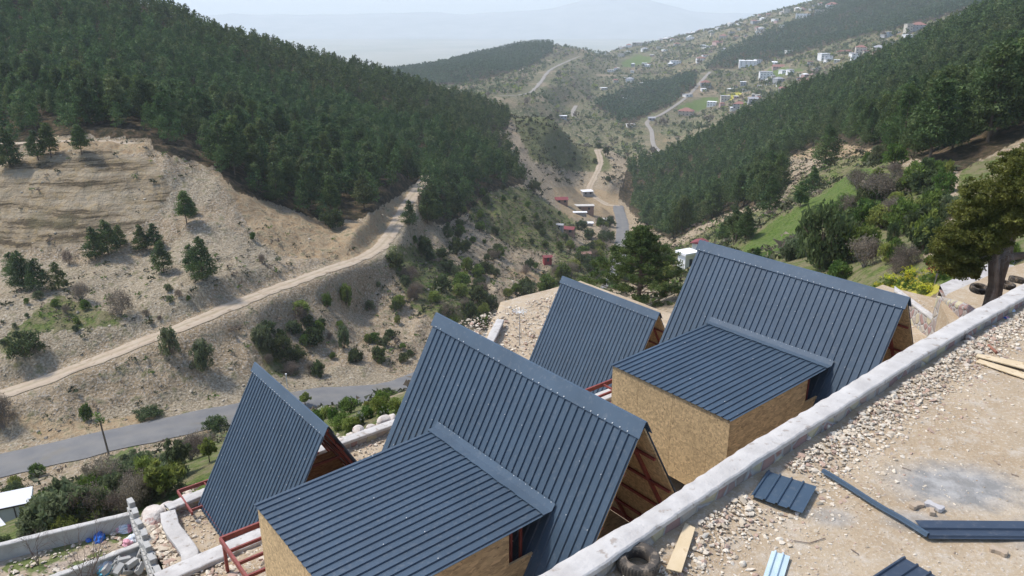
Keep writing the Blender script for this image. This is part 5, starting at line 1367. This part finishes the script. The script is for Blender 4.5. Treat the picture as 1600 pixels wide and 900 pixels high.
# ================================================================== HOUSES
def colm(name, c, rough=.8): 
    return MATS.get(name) or plain(name, tuple(x * .9 for x in c), tuple(min(1, x * 1.05) for x in c), sc=.7, rough=rough)
WALLC = {'white': (.80, .79, .77), 'cream': (.55, .50, .42), 'grey': (.36, .36, .36), 'blue': (.36, .44, .52), 'tan': (.44, .37, .29), 'pink': (.48, .33, .30), 'red': (.30, .05, .06), 'brick': (.33, .22, .18)}
ROOFC = {'red': (.27, .13, .105), 'white': (.82, .82, .81), 'grey': (.34, .34, .35), 'cream': (.52, .49, .44), 'crimson': (.22, .06, .065), 'brown': (.22, .13, .10), 'blue': (.2, .3, .42)}
M_win = plain('window_glass', (.05, .06, .08), rough=.2, spec=.5)
def house(px_, py_, wpx, st, wc, rc, kind, label, rz=None, dep=.8, dmin=150, dist=None, name='house', cat='house', group=None, nwin=None):
    if dist: g = atd(px_, py_, dist); dd = dist; g[2] = min(g[2], float(Zg(g[0:1], g[1:2])[0]) + 1)
    else: g, dd = G(px_, py_, dmin)
    w_ = wpx * dd / FX; d_ = w_ * dep; h = st * 2.9
    rz = rz if rz is not None else rq.uniform(-.5, .5)
    root = tag(empty(name, tuple(map(float, g)), rz), label, cat, group)
    m = MB(); m.box((-w_ / 2, -d_ / 2, -5), (w_ / 2, d_ / 2, h)); m.build('wall', colm('wall_' + wc, WALLC[wc]), root)
    rm = colm('roof_' + rc, ROOFC[rc]); m = MB(); o = .35
    if kind == 'flat': m.box((-w_ / 2 - o, -d_ / 2 - o, h + .01), (w_ / 2 + o, d_ / 2 + o, h + .35))
    elif kind == 'hip':
        rh = d_ * .25; a = w_ / 2 + o; b_ = d_ / 2 + o; k = max(.1, w_ / 2 - d_ / 2)
        m.add([(-a, -b_, h + .01), (a, -b_, h + .01), (a, b_, h + .01), (-a, b_, h + .01), (-k, 0, h + rh), (k, 0, h + rh)], [(0, 1, 5, 4), (1, 2, 5), (2, 3, 4, 5), (3, 0, 4), (3, 2, 1, 0)])
    else:
        rh = d_ * .22; a = w_ / 2 + o; b_ = d_ / 2 + o
        m.add([(-a, -b_, h + .01), (a, -b_, h + .01), (a, b_, h + .01), (-a, b_, h + .01), (-a, 0, h + rh), (a, 0, h + rh)], [(0, 1, 5, 4), (1, 2, 5), (2, 3, 4, 5), (3, 0, 4), (3, 2, 1, 0)])
    m.build('roof', rm, root)
    nw = nwin if nwin is not None else max(2, min(4, int(w_ / 3.2)))
    for s in range(int(math.ceil(st))):
        for k in range(nw):
            x = -w_ / 2 + w_ * (k + .5) / nw; z = s * 2.9 + 1.0; m = MB(); ww = min(.55, w_ * .13); m.box((x - ww, -d_ / 2 - .05, z), (x + ww, -d_ / 2 + .02, max(z + .3, min(z + 1.2, h - .2))))
            m.build('window', M_win, root)
    return root
HOUSES = """1055 100 18 2 white grey flat|white two storey house on the left of the far village
1095 93 14 1 cream red hip|small cream house with red roof left of the wood's corner
984 128 12 2 white grey hip|white house with grey roof among orchards in the valley centre
1010 104 11 1 white white flat|small flat white house left of the green field
954 112 12 1 white cream flat|small pale house low on the orchard slope
981 124 10 1 white white flat|tiny white annex beside the white orchard house
1007 101 9 1 grey white flat|grey house above the green field
981 83 11 1 white grey hip|pale house alone above the green field
1005 132 13 1 white white flat|white flat-roofed shed at the upper edge of the rectangular wood
943 140 11 1 cream white flat|cream shed left of the rectangular wood
975 156 9 1 grey white flat|small grey hut near the valley bottom
985 198 14 1 white cream flat|round looking white house below the rectangular wood
1018 188 12 1 grey grey gable|grey shed at the roadside under the rectangular wood
1072 180 26 2 tan red hip|long low house with reddish roof beside the road
1112 166 15 2 white white flat|white cube shaped house below the bright green field
1133 157 16 2 cream grey flat|cream house next to the yellow field
1155 170 20 2 grey red hip|grey house with red roof in the lower village cluster
1146 172 12 1 white white flat|small white roofed house left in the lower village cluster
1176 162 16 2 grey grey gable|grey green house right in the lower village cluster
1183 156 10 1 red red gable|small crimson shed at the right end of the lower cluster
1168 103 30 3 white white flat|large white flat roofed building at the end of the long wood band
1184 99 12 2 white grey flat|white extension touching the large white building
1102 135 18 2 grey red hip|house with dark red roof beside the village road
1099 142 9 1 white white flat|small white shed below the dark red roofed roadside house
1074 151 14 1 white grey flat|pale roadside building right of the rectangular wood
1094 96 14 2 white brown hip|white house with brown roof left of the separate dark grove
1108 74 13 1 grey white flat|white roofed shed between the two woods
1103 77 12 1 cream white flat|pale flat building on the upper slope
1233 82 13 1 white white flat|long white roof in front of the long wood band
1210 100 9 1 white white gable|tiny white house above the red roofed barn
1216 107 20 1 pink red gable|long low barn with faded red roof
1196 122 22 3 white grey flat|white unfinished house with tall front wall on the right village slope
1216 130 16 2 grey grey hip|grey house below the unfinished white one
1224 146 16 2 grey red hip|grey blue house with orange red roof at the forest's upper edge
1258 140 26 3 tan brown hip|large brown tower-like house near the forest's upper edge
1273 136 10 3 cream cream flat|tall cream building touching the large brown house
1254 147 14 1 cream red gable|low cream house with red roof at the forest's upper edge
1286 94 16 3 white white flat|white block with terraces below the pale quarry cut
1294 95 14 2 white grey flat|pale wing right of the white block
1320 85 22 1 tan red gable|long low house with red roof right of the quarry cut
1344 85 18 3 cream red hip|cream three storey house with red roof
1336 92 14 2 white grey flat|white house left of the cream three storey house
1372 82 20 2 tan grey hip|greyish house in the right village cluster
1372 90 18 2 pink red hip|pinkish house touching the forest's upper edge
1320 118 16 1 grey red gable|low house with dull roof at the forest's upper edge
1330 112 12 1 grey white flat|pale shed behind the dull roofed low house
1394 54 22 1 blue grey flat|long bluish roofed hall below the upper wood band
1385 58 16 1 grey grey flat|grey hall left of the bluish one
1418 52 12 4 cream cream flat|tall slender pale building right of the bluish hall
1417 62 14 2 white white flat|white house under the tall slender building
1434 46 24 2 grey red hip|grey house with faded red roof behind the tall slender building
1510 28 26 2 blue red flat|blue and white house with red roof high on the right ridge
1300 12 22 2 white red hip|white house with red roof on the far right skyline
1283 20 20 2 cream grey flat|pale long house on the skyline left of the red roofed one
1255 26 24 2 white grey flat|white block row on the upper skyline slope
1233 18 20 2 cream grey flat|grey hotel-like block among skyline trees
1212 32 12 1 white white flat|small white house under the skyline pines
1188 50 16 2 cream grey flat|pale house against the edge of the long wood band
1142 39 10 2 white white flat|white house on the middle skyline slope
1156 38 10 1 white grey flat|small pale house right on the middle skyline slope
1078 62 14 2 white white flat|bright white house on the left skyline slope
1115 50 12 1 white white flat|white roof in the skyline orchards
1130 60 14 2 cream red hip|cream house with red roof in the skyline orchards
996 66 16 3 cream grey flat|pale block on the left skyline
983 60 10 2 white red hip|white house with red roof on the left skyline
942 70 12 1 white grey flat|small white house at the far left end of the village
1046 54 10 1 cream grey hip|tiny cream house on the left skyline
1226 42 10 1 white white flat|little white house below the hotel-like block
880 185 12 1 grey white flat|small grey hut in the narrow gorge
1122 68 16 1 pink red gable|pinkish house above the separate dark grove""".split('\n')
for q in HOUSES:
    a, lb = q.split('|'); a = a.split(); house(int(a[0]), int(a[1]), int(a[2]) * .88, int(a[3]) * .85, a[4], a[5], a[6], lb, dmin=560)
rh = random.Random(5); nh = 0
for k in range(900):
    if nh >= 105: break
    t = rh.random(); x = 960 + t * 330; y = 68 - t * 62 + rh.random() ** 1.4 * 62 * (1 - .5 * t)
    if rh.random() < .3: x = rh.uniform(1120, 1400); y = 178 - (x - 1100) * .30 + rh.uniform(-28, 6)
    if look(MFF, np.array([x]), np.array([y]))[0] > .5 or look(MF2, np.array([x]), np.array([y]))[0] > .5: continue
    up = y < 70 and x < 1290
    wc = rh.choice(['white', 'cream', 'grey', 'white', 'pink']); house(x, y, rh.uniform(5, 9.5), rh.choice([.9, .9, 1.6]), wc, rh.choice(['white', 'grey', 'cream', 'red', 'grey']), rh.choice(['flat', 'hip', 'flat']),
        'tiny pale house among the orchards of the upper skyline slope' if up else 'tiny pale house in the village strip between the two woods', dmin=560, group='tiny houses of the skyline slope' if up else 'tiny houses of the village strip', nwin=2); nh += 1
print('tiny houses', nh)
# valley-floor buildings
house(877, 318, 18, .75, 'brick', 'crimson', 'gable', 'low house with dark red roof on the valley floor', rz=.1, dmin=200)
house(912, 330, 30, .9, 'brick', 'cream', 'flat', 'long brick building with pale flat roof on the valley floor', rz=.05, dep=.35, dmin=200)
house(917, 305, 16, .8, 'grey', 'white', 'flat', 'small grey building with white roof in front of the pale valley track', rz=.2, dmin=200)
house(906, 336, 20, .4, 'grey', 'white', 'flat', 'low white lean-to in front of the long brick building', rz=.05, dep=.3, dmin=200, nwin=1)
house(888, 365, 18, .75, 'brick', 'crimson', 'gable', 'brick hut with crimson roof on the left valley bank', rz=-.3, dmin=200)
house(875, 358, 10, .6, 'grey', 'grey', 'gable', 'tiny grey shed touching the brick hut with crimson roof', rz=-.3, dmin=200, nwin=1)
house(855, 412, 12, .8, 'red', 'crimson', 'gable', 'small red hut in the bushes left of the big pine', rz=.2, dmin=150, nwin=1)
house(915, 408, 13, .9, 'white', 'brown', 'gable', 'small white hut left of the big pine', rz=.1, dmin=150, nwin=1)
house(921, 352, 10, .3, 'grey', 'white', 'flat', 'white roofed lean-to on the green valley floor', rz=0, dmin=200, nwin=1)
house(944, 346, 13, .3, 'tan', 'cream', 'flat', 'flat shelter beside the asphalt valley road', rz=0, dmin=200, nwin=1)
house(1072, 424, 22, 1.0, 'white', 'white', 'flat', 'white flat roofed house just left of the large right cabin ridge', rz=.5, dist=120, dmin=90, nwin=1)
house(1090, 412, 20, 1.3, 'white', 'crimson', 'gable', 'white house with crimson gable roof peeping over the large right cabin ridge', rz=1.0, dist=132, dmin=90, nwin=1)
# white shed at far left
def shed():
    g, dd = G(28, 806, 45); dd = 62; g = atd(30, 808, dd); rz = R(24); root = tag(empty('shed', (float(g[0]), float(g[1]), float(g[2])), rz), 'white prefabricated shed with dark edges at the lower left', 'shed')
    w_, d_, h = 2.2, 1.6, 1.6
    m = MB(); m.box((-w_ / 2, -d_ / 2, -1.5), (w_ / 2, d_ / 2, h)); m.build('wall', plain('shed_panel', (.38, .40, .42), rough=.6), root)
    m = MB(); m.add([(-w_ / 2 - .08, -d_ / 2 - .1, h + .02), (w_ / 2 + .08, -d_ / 2 - .1, h + .02), (w_ / 2 + .08, d_ / 2 + .1, h + .38), (-w_ / 2 - .08, d_ / 2 + .1, h + .38), (-w_ / 2 - .08, -d_ / 2 - .1, h - .05), (w_ / 2 + .08, -d_ / 2 - .1, h - .05), (w_ / 2 + .08, d_ / 2 + .1, h - .05), (-w_ / 2 - .08, d_ / 2 + .1, h - .05)],
      [(0, 1, 2, 3), (7, 6, 5, 4), (0, 4, 5, 1), (1, 5, 6, 2), (2, 6, 7, 3), (3, 7, 4, 0)]); m.build('roof', plain('white_sheet_roof', (.62, .63, .64), rough=.5), root)
    for x in (-w_ / 2, 0, w_ / 2):
        m = MB(); m.box((x - .04, -d_ / 2 - .04, -1.5), (x + .04, -d_ / 2 - .005, h - .06)); m.build('corner_trim', M_dk, root)
    m = MB(); m.box((-w_ / 2 - .05, -d_ / 2 - .12, h - .12), (w_ / 2 + .05, -d_ / 2 - .102, h)); m.build('gutter', M_dk, root)
M_dk = plain('dark_trim', (.05, .045, .045), rough=.6)
shed()
# whitewashed low wall by the shed
a0, a1 = atd(-25, 785, 45), atd(22, 842, 41); m = MB(); m.bar(a0 + [0, 0, -.6], a1 + [0, 0, -.6], .25, 1.3); tag(m.build('white_wall', plain('whitewash', (.50, .50, .50), (.58, .58, .58)), None, bevel=.02), 'low whitewashed wall below the white shed at the left picture edge', 'wall')

# ================================================================== POLES
M_wood = plain('pole_wood', (.10, .08, .065), (.15, .12, .10), sc=8)
M_galv = plain('galvanised_steel', (.42, .43, .44), rough=.5, metal=.6)
g, dd = G(171, 711, 60); r = np.random.default_rng(3); root = tag(empty('utility_pole', tuple(map(float, g))), 'thin dark pole by the asphalt road with a tuft of creeper on top', 'pole')
m = MB(); hpole = 56 * dd / FX * 1.14; m.tube([(0, 0, -1), (-.35, 0, hpole)], [.13, .09], 8); m.build('shaft', M_wood, root)
link('creeper', trimesh('creeper', leaftris(r, np.array([[-.4, 0, hpole], [-.6, .1, hpole + .5], [-.1, 0, hpole - .2]]), np.full((3, 3), .45), 60, .16, shell=.1), L_green), root)
g, dd = G(449, 606, 60); root = tag(empty('marker_post', tuple(map(float, g))), 'short white post at the road edge right of the small left cabin ridge', 'post'); m = MB(); m.tube([(0, 0, -.5), (0, 0, 22 * dd / FX)], [.08, .08], 8); m.build('shaft', plain('white_post', (.5, .5, .48)), root); m = MB(); m.tube([(0, 0, 22 * dd / FX), (0, 0, 24 * dd / FX)], [.14, .12], 8); m.build('cap', M_white, root)
def dryer():
    X = atz(812, 540, ZL); root = tag(empty('rotary_dryer', (float(X[0]), float(X[1]), ZL)), 'thin pole topped by a ring of pale prongs on the vacant plot', 'pole')
    m = MB(); m.tube([(0, 0, 0), (0, 0, 1.9)], .022, 8); m.build('pole', M_galv, root)
    for k in range(12):
        an = k * math.pi / 6; m = MB(); m.tube([(0, 0, 1.9), (math.cos(an) * .34, math.sin(an) * .34, 1.98 + .03 * (k % 2))], [.012, .008], 5); m.tube([(math.cos(an) * .34, math.sin(an) * .34, 1.98), (math.cos(an) * .4, math.sin(an) * .4, 2.0)], [.028, .02], 6); m.build('prong', M_white, root)
    m = MB(); pts = [(math.cos(a_ * math.pi / 8) * .24, math.sin(a_ * math.pi / 8) * .24, 1.96) for a_ in range(17)]; m.tube(pts, .01, 5); m.build('ring', M_galv, root)
dryer()

# ================================================================== THINGS ON THE YARD
def yp(px_, py_):
    X = atz(px_, py_, .03); return np.array([X[0], X[1], float(yz(X[0], X[1]))])
def tyre(X, Ro, Ri, w_, label, rx=0, rz=0, name='tyre'):
    prof = []; n = 40
    for k in range(17):
        t = k / 16 * 2 * math.pi; c, s = math.cos(t), math.sin(t); e = .55
        prof.append(((Ro + Ri) / 2 + (Ro - Ri) / 2 * math.copysign(abs(c) ** e, c), w_ / 2 * math.copysign(abs(s) ** e, s)))
    prof = prof[:-1]; k_ = len(prof); V = []; F = []
    for i in range(n * 2):
        a_ = i * math.pi / n; tr = .012 if i % 2 else 0
        for j, (q, z) in enumerate(prof):
            q2 = q - (tr if q > Ro - .03 else 0); V.append((q2 * math.cos(a_), q2 * math.sin(a_), z))
    N_ = n * 2
    for i in range(N_):
        for j in range(k_): F.append((i * k_ + j, ((i + 1) % N_) * k_ + j, ((i + 1) % N_) * k_ + (j + 1) % k_, i * k_ + (j + 1) % k_))
    root = tag(empty(name, tuple(X)), label, 'tyre'); root.rotation_euler = (rx, 0, rz)
    link('tread', np_mesh('tread', V, F, M_rub), root)
    m = MB()
    for zz in (-w_ / 2 + .015, w_ / 2 - .015): m.tube([((Ri + .03) * math.cos(i * math.pi / 20), (Ri + .03) * math.sin(i * math.pi / 20), zz) for i in range(41)], .014, 5)
    m.build('bead', M_rub, root); return root
M_rub = plain('dusty_rubber', (.045, .04, .035), (.085, .072, .058), sc=7, rough=.85, c3=(.19, .15, .11), sc3=9, lo3=.54, bmp=.3, bsc=30, bdist=.01)
X = yp(996, 893); X[2] += .15; tyre(X, .325, .165, .22, 'worn car tyre lying flat at the foot of the long wall', rx=.08)
for k, (a, b_, s) in enumerate([(1530, 452, 0), (1572, 446, .1), (1590, 438, 0)]):
    g = atd(a, b_, 27.5 + k); tyre((g[0], g[1], g[2] + .02), .31, .17, .2, ('old tyre left of the juniper trunk', 'old tyre right of the juniper trunk', 'old tyre farthest right behind the wall near the juniper')[k], rx=.15, rz=k)
def panel(name, P0, P1, width, label, ribs, mat, first=.0, lift=.02, pitch=.2, rz=0, k=1.0, tilt=0.0):
    """a loose profiled sheet: P0->P1 is one long edge (ribs parallel), width to its right"""
    P0 = np.array([*P0, 0.]); P1 = np.array([*P1, 0.]); v = P1 - P0; L = np.linalg.norm(v); v /= L; u = np.array([v[1], -v[0], 0])
    z = max(float(yz(*(P0 + v * L * a_ + u * width * b_)[:2])) for a_ in (0, .5, 1) for b_ in (0, .5, 1)) + lift
    o = ribbed(name, mat, None, (0, 0, 0), tuple(u), tuple(v), width, L, pitch=pitch, first=first, k=k); o.location = (P0[0], P0[1], z)
    return o
def xy(a, b_): return atz(a, b_, .05)[:2]
o = panel('metal_sheet', xy(1172, 777), xy(1198, 738), .86, '', 5, M_metal, first=.01, lift=.05); tag(o, 'square dark blue ribbed metal offcut with a pebble on it, near the wall', 'metal sheet')
M_metd = metal('dark_sheet', (.035, .05, .075))
o = panel('metal_sheet', xy(1700, 843), xy(1452, 841), .47, '', 3, M_metd, first=.03, lift=.03, pitch=.19); tag(o, 'long dark blue ribbed metal sheet running off the right picture edge', 'metal sheet')
o = panel('metal_sheet', xy(1270, 960), xy(1410, 869), .8, '', 3, M_metd, first=.01, lift=.03); tag(o, 'dark blue ribbed metal sheet cut by the bottom picture edge', 'metal sheet')
M_pale = plain('pale_blue_sheet', (.42, .52, .56), (.50, .59, .62), sc=3, rough=.45, spec=.5)
o = panel('metal_sheet', xy(1181, 935), xy(1206, 860), .27, '', 2, M_pale, first=.03, lift=.03, pitch=.11); tag(o, 'narrow pale blue ribbed metal strip at the bottom picture edge', 'metal sheet')
# angle trim
P0 = np.array([*xy(1285, 737), 0]); P1 = np.array([*xy(1450, 838), 0]); v = P1 - P0; L = np.linalg.norm(v); v /= L; u = np.array([v[1], -v[0], 0]); zt = .06
prf = [(-.055, 0), (-.035, .004), (-.02, .05), (.02, .05), (.035, .004), (.055, 0)]; m = MB(); V = []
for j, t in enumerate(np.linspace(0, 1, 9)):
    wob = vnoise(np.array([j * .8]), np.array([1.]), 3)[0] * .03
    for off in (0, -.004):
        for a_, h in prf: V.append(P0 * (1 - t) + P1 * t + u * (a_ + wob) + np.array([0, 0, zt + h + off]))
F = []
for j in range(8):
    for i in range(5):
        b_ = j * 12 + i; F += [(b_, b_ + 1, b_ + 13, b_ + 12), (b_ + 6, b_ + 18, b_ + 19, b_ + 7)]
m.add(V, F); tag(m.build('metal_trim', M_flash), 'long narrow blue metal trim strip lying slantwise on the bare yard', 'metal strip')
M_ply = plain('raw_board', (.55, .43, .26), (.62, .50, .33), sc=2.5, rough=.7, c3=(.45, .33, .19), sc3=6, lo3=.6)
def board(name, pts, th, label, lift=.02):
    P = [xy(*q) for q in pts]; c = np.mean(P, 0); z = max(float(yz(*p)) for p in P) + lift
    m = MB(); m.prism([tuple(p - c) for p in P], 0, th); o = m.build(name, M_ply, None, (float(c[0]), float(c[1]), z), bevel=.003); return tag(o, label, 'board')
board('plywood_board', [(1040, 896), (1064, 902), (1086, 832), (1070, 824)], .018, 'pale plywood board lying among the rubble beside the tyre', .05)
board('wooden_plank', [(1524, 560), (1527, 556), (1640, 578), (1640, 590)], .03, 'long pale plank near the right picture edge, upper one of the crossed pair', .06)
board('wooden_plank', [(1524, 566), (1530, 562), (1630, 592), (1624, 600)], .025, 'pale plank near the right picture edge, lower one of the crossed pair', .03)
def paver(X, rz, label, mat, s=1.0):
    m = MB(); e = [(-.12, -.05), (-.09, -.07), (-.04, -.045), (.04, -.045), (.09, -.07), (.12, -.05), (.12, .05), (.09, .07), (.04, .045), (-.04, .045), (-.09, .07), (-.12, .05)]
    m.prism([(x * s, y * s) for x, y in e], 0, .07); o = m.build('paving_brick', mat, None, (X[0], X[1], X[2]), (0, .05, rz), bevel=.006); tag(o, label, 'brick')
M_brk = plain('paver_tan', (.36, .28, .20), (.44, .35, .26), sc=5, rough=.9); M_brg = plain('paver_grey', (.40, .38, .37), (.48, .46, .44), sc=5, rough=.9)
paver(yp(1432, 790), .4, 'tan paving brick on the cement stain, left of the pair', M_brk); paver(yp(1460, 792), 2.2, 'light grey paving brick on the cement stain, resting on another', M_brg, 1.2); X = yp(1456, 800); paver(X, 1.2, 'small tan broken brick under the light grey one', M_brk, .7); paver(yp(1561, 860), 2.4, 'tan paving brick alone below the long metal sheet', M_brk, 1.0)
for k, (a, b_, s, lb) in enumerate([(1176, 722, .12, 'large pale yellowish stone against the wall left of the square sheet'), (1181, 704, .13, 'largest pale stone against the wall above the square sheet'), (1290, 668, .10, 'grey round stone at the wall foot right of the annex'), (1230, 762, .035, 'pebble lying on the square metal offcut'),
        (1395, 622, .09, 'pale stone beside the rubble right of the far large cabin'), (1514, 535, .13, 'grey flat stone near the planks'), (1500, 530, .11, 'pale stone left of the grey flat one near the planks'), (1262, 690, .07, 'whitish angular stone in the rubble above the trim strip'),
        (1484, 525, .07, 'pinkish stone at the wall foot beside the white litter'), (1590, 545, .08, 'white stone at the right picture edge'), (1160, 880, .07, 'grey stone left of the pale blue strip'), (1245, 800, .045, 'white pebble below the square metal offcut')]):
    X = yp(a, b_); X[2] += s * .35 + (.03 if s < .04 else 0); boulder(X, s, lb, M_boulder if k % 2 else M_rubble, k, 'limestone_rock', 'rock')
# crumpled litter and sacks
def crumple(name, X, sx, sy, sz, cols, label, cat, seed, amp=.35, sub=4):
    import bmesh
    bm = bmesh.new(); bmesh.ops.create_icosphere(bm, subdivisions=sub, radius=1); r = np.random.default_rng(seed)
    vs = np.array([v.co for v in bm.verts]); n = vs / np.linalg.norm(vs, axis=1)[:, None]
    dsp = sum(np.abs(np.sin(vs @ (r.normal(size=3) * f) + r.random() * 6)) * a_ for f, a_ in ((2.5, .5), (4.5, .3), (8, .2), (14, .12)))
    vs = n * (1 - amp * .5 + amp * (dsp - .6))[:, None]; vs[:, 2] = np.where(vs[:, 2] < 0, vs[:, 2] * .25, vs[:, 2]); vs = vs * [sx, sy, sz]
    for v, c in zip(bm.verts, vs): v.co = Vector(c)
    me_ = bpy.data.meshes.new(name); bm.to_mesh(me_); bm.free()
    for c in cols: me_.materials.append(c)
    f = r.normal(size=3) * 1.4 / sx
    if len(cols) > 1: me_.polygons.foreach_set('material_index', [int(abs(math.floor((p.center.x * 1.1 + p.center.y * .5) / sx * 1.2 + .5))) % len(cols) for p in me_.polygons])
    o = link(name, me_, None, tuple(X), (0, 0, seed)); return tag(o, label, cat)
C_w = plain('white_woven_plastic', (.55, .62, .70), (.70, .72, .74), sc=3, rough=.5); C_p = plain('pink_plastic', (.60, .24, .30), (.66, .38, .42), sc=4, rough=.5); C_b = plain('blue_plastic', (.02, .11, .45), (.03, .18, .60), sc=4, rough=.4); C_r = plain('red_print_plastic', (.50, .06, .09), (.62, .30, .32), sc=6, rough=.5); C_t = plain('turquoise_band', (.03, .35, .50), rough=.5)
for k, (a, b_, sx, sy, sz, cs, lb) in enumerate([(194, 823, .55, .4, .34, [C_w, C_p], 'white and pink plastic sack by the top of the stepped block wall'), (206, 842, .48, .32, .3, [C_w, C_p], 'white and pink plastic sack by the lower garden wall end'), (155, 838, .45, .26, .3, [C_b], 'bright blue crumpled plastic bag in the upper garden plot'), (138, 842, .16, .12, .14, [C_b], 'small blue plastic scrap left of the bright blue bag'),
        (5, 862, .5, .36, .34, [C_r, C_p], 'red printed plastic sack at the left picture edge'), (166, 884, .62, .38, .36, [C_w, C_t, C_w], 'white sack with blue ribbon in the lower garden plot'), (192, 872, .6, .3, .3, [C_p, C_r], 'pink red sack behind the sack with blue ribbon')]):
    X = atz(a, b_, ZP + .1); X[2] = ZP + .02; crumple('plastic_sack', X, sx * .8, sy * .8, sz * .8, cs, lb, 'sack', k + 3)
for k, (a, b_, s, c, lb) in enumerate([(1421, 613 - 98, .09, C_w, 'white crumpled litter on the wall side of the yard'), (1484, 516, .10, C_w, 'white and violet scrap at the wall foot'), (1572, 498, .10, C_p, 'pink and blue wrapper near the right picture edge'), (1580, 488, .14, C_w, 'grey blue scrap heap at the wall foot near the right edge'), (1553, 512, .07, C_w, 'white scrap right of the grey stones')]):
    if k == 0: continue
    X = yp(a, b_); crumple('litter', X, s, s * .7, s * .5, [c, C_b] if k == 2 else [c], lb, 'litter', k + 20, .5, 3)
X = yp(1492, 537); P0 = yp(1489, 535); m = MB(); a_ = yp(1544, 542); b2 = yp(1557, 552); m.tube([a_ + [0, 0, .05], b2 + [0, 0, .05]], .035, 8); tag(m.build('rusty_pipe', plain('rust', (.22, .09, .06), (.30, .14, .09), sc=8)), 'short rusty red pipe lying above the planks', 'pipe')
for k, pts in enumerate([[(1305, 752), (1318, 756), (1332, 758)], [(1240, 842), (1265, 846), (1290, 838)], [(1410, 728), (1424, 732)], [(1580, 740), (1592, 744)], [(1330, 856), (1342, 864)]]):
    if k == 0: continue
    m = MB(); m.tube([yp(*q) + [0, 0, .02] for q in pts], .007, 5); tag(m.build('stick', M_twigd), ('', 'thin bent twig on the yard left of the cut sheet', 'short dark twig above the cement stain', 'short dark stick right of the cement stain', 'short twig above the bottom cut sheet')[k], 'twig')
# cross wall, low wall and path by the juniper
wall_strip('cross_wall', [atd(1463, 459, 30)[:2], atd(1510, 466, 27.5)[:2], atd(1575, 478, 23)[:2]], [atd(1468, 463, 29.6)[:2], atd(1512, 470, 27)[:2], atd(1570, 484, 22.5)[:2]], (-2.5, -1.9, -1.0), -5.3, -5.3, .08, (M_mason, M_mason), 'pinkish stone cross wall between the long wall and the juniper', n=60, coping='stone_coping')
wall_strip('low_stone_wall', [atd(1395, 462, 36)[:2], atd(1468, 460, 32)[:2]], [atd(1395, 468, 35.5)[:2], atd(1466, 466, 31.6)[:2]], -4.1, -5.3, -5.3, .08, (M_mason, M_conc), 'low stone wall at the back of the gravel bench, below the yellow flowers', n=40)
wall_strip('path_wall', [atd(1466, 456, 32)[:2], atd(1530, 436, 35)[:2], atd(1640, 388, 42)[:2]], [atd(1478, 462, 30.6)[:2], atd(1545, 446, 33)[:2], atd(1650, 404, 40)[:2]], (-2.75, -2.95, -3.1), -5.5, -5.5, .2, (M_mason, M_conc), 'broad concrete topped wall running behind the juniper to the right picture edge', n=60)
m = MB(); P = [atd(1470, 470, 29)[:2], atd(1560, 500, 21.5)[:2], atd(1700, 470, 24)[:2], atd(1720, 420, 38)[:2], atd(1560, 445, 33)[:2], atd(1480, 462, 30)[:2]]
m.prism([tuple(p) for p in P], -5, -2.45); 
g0 = m.build('planting_bed', M_bench); tag(g0, kind='structure')
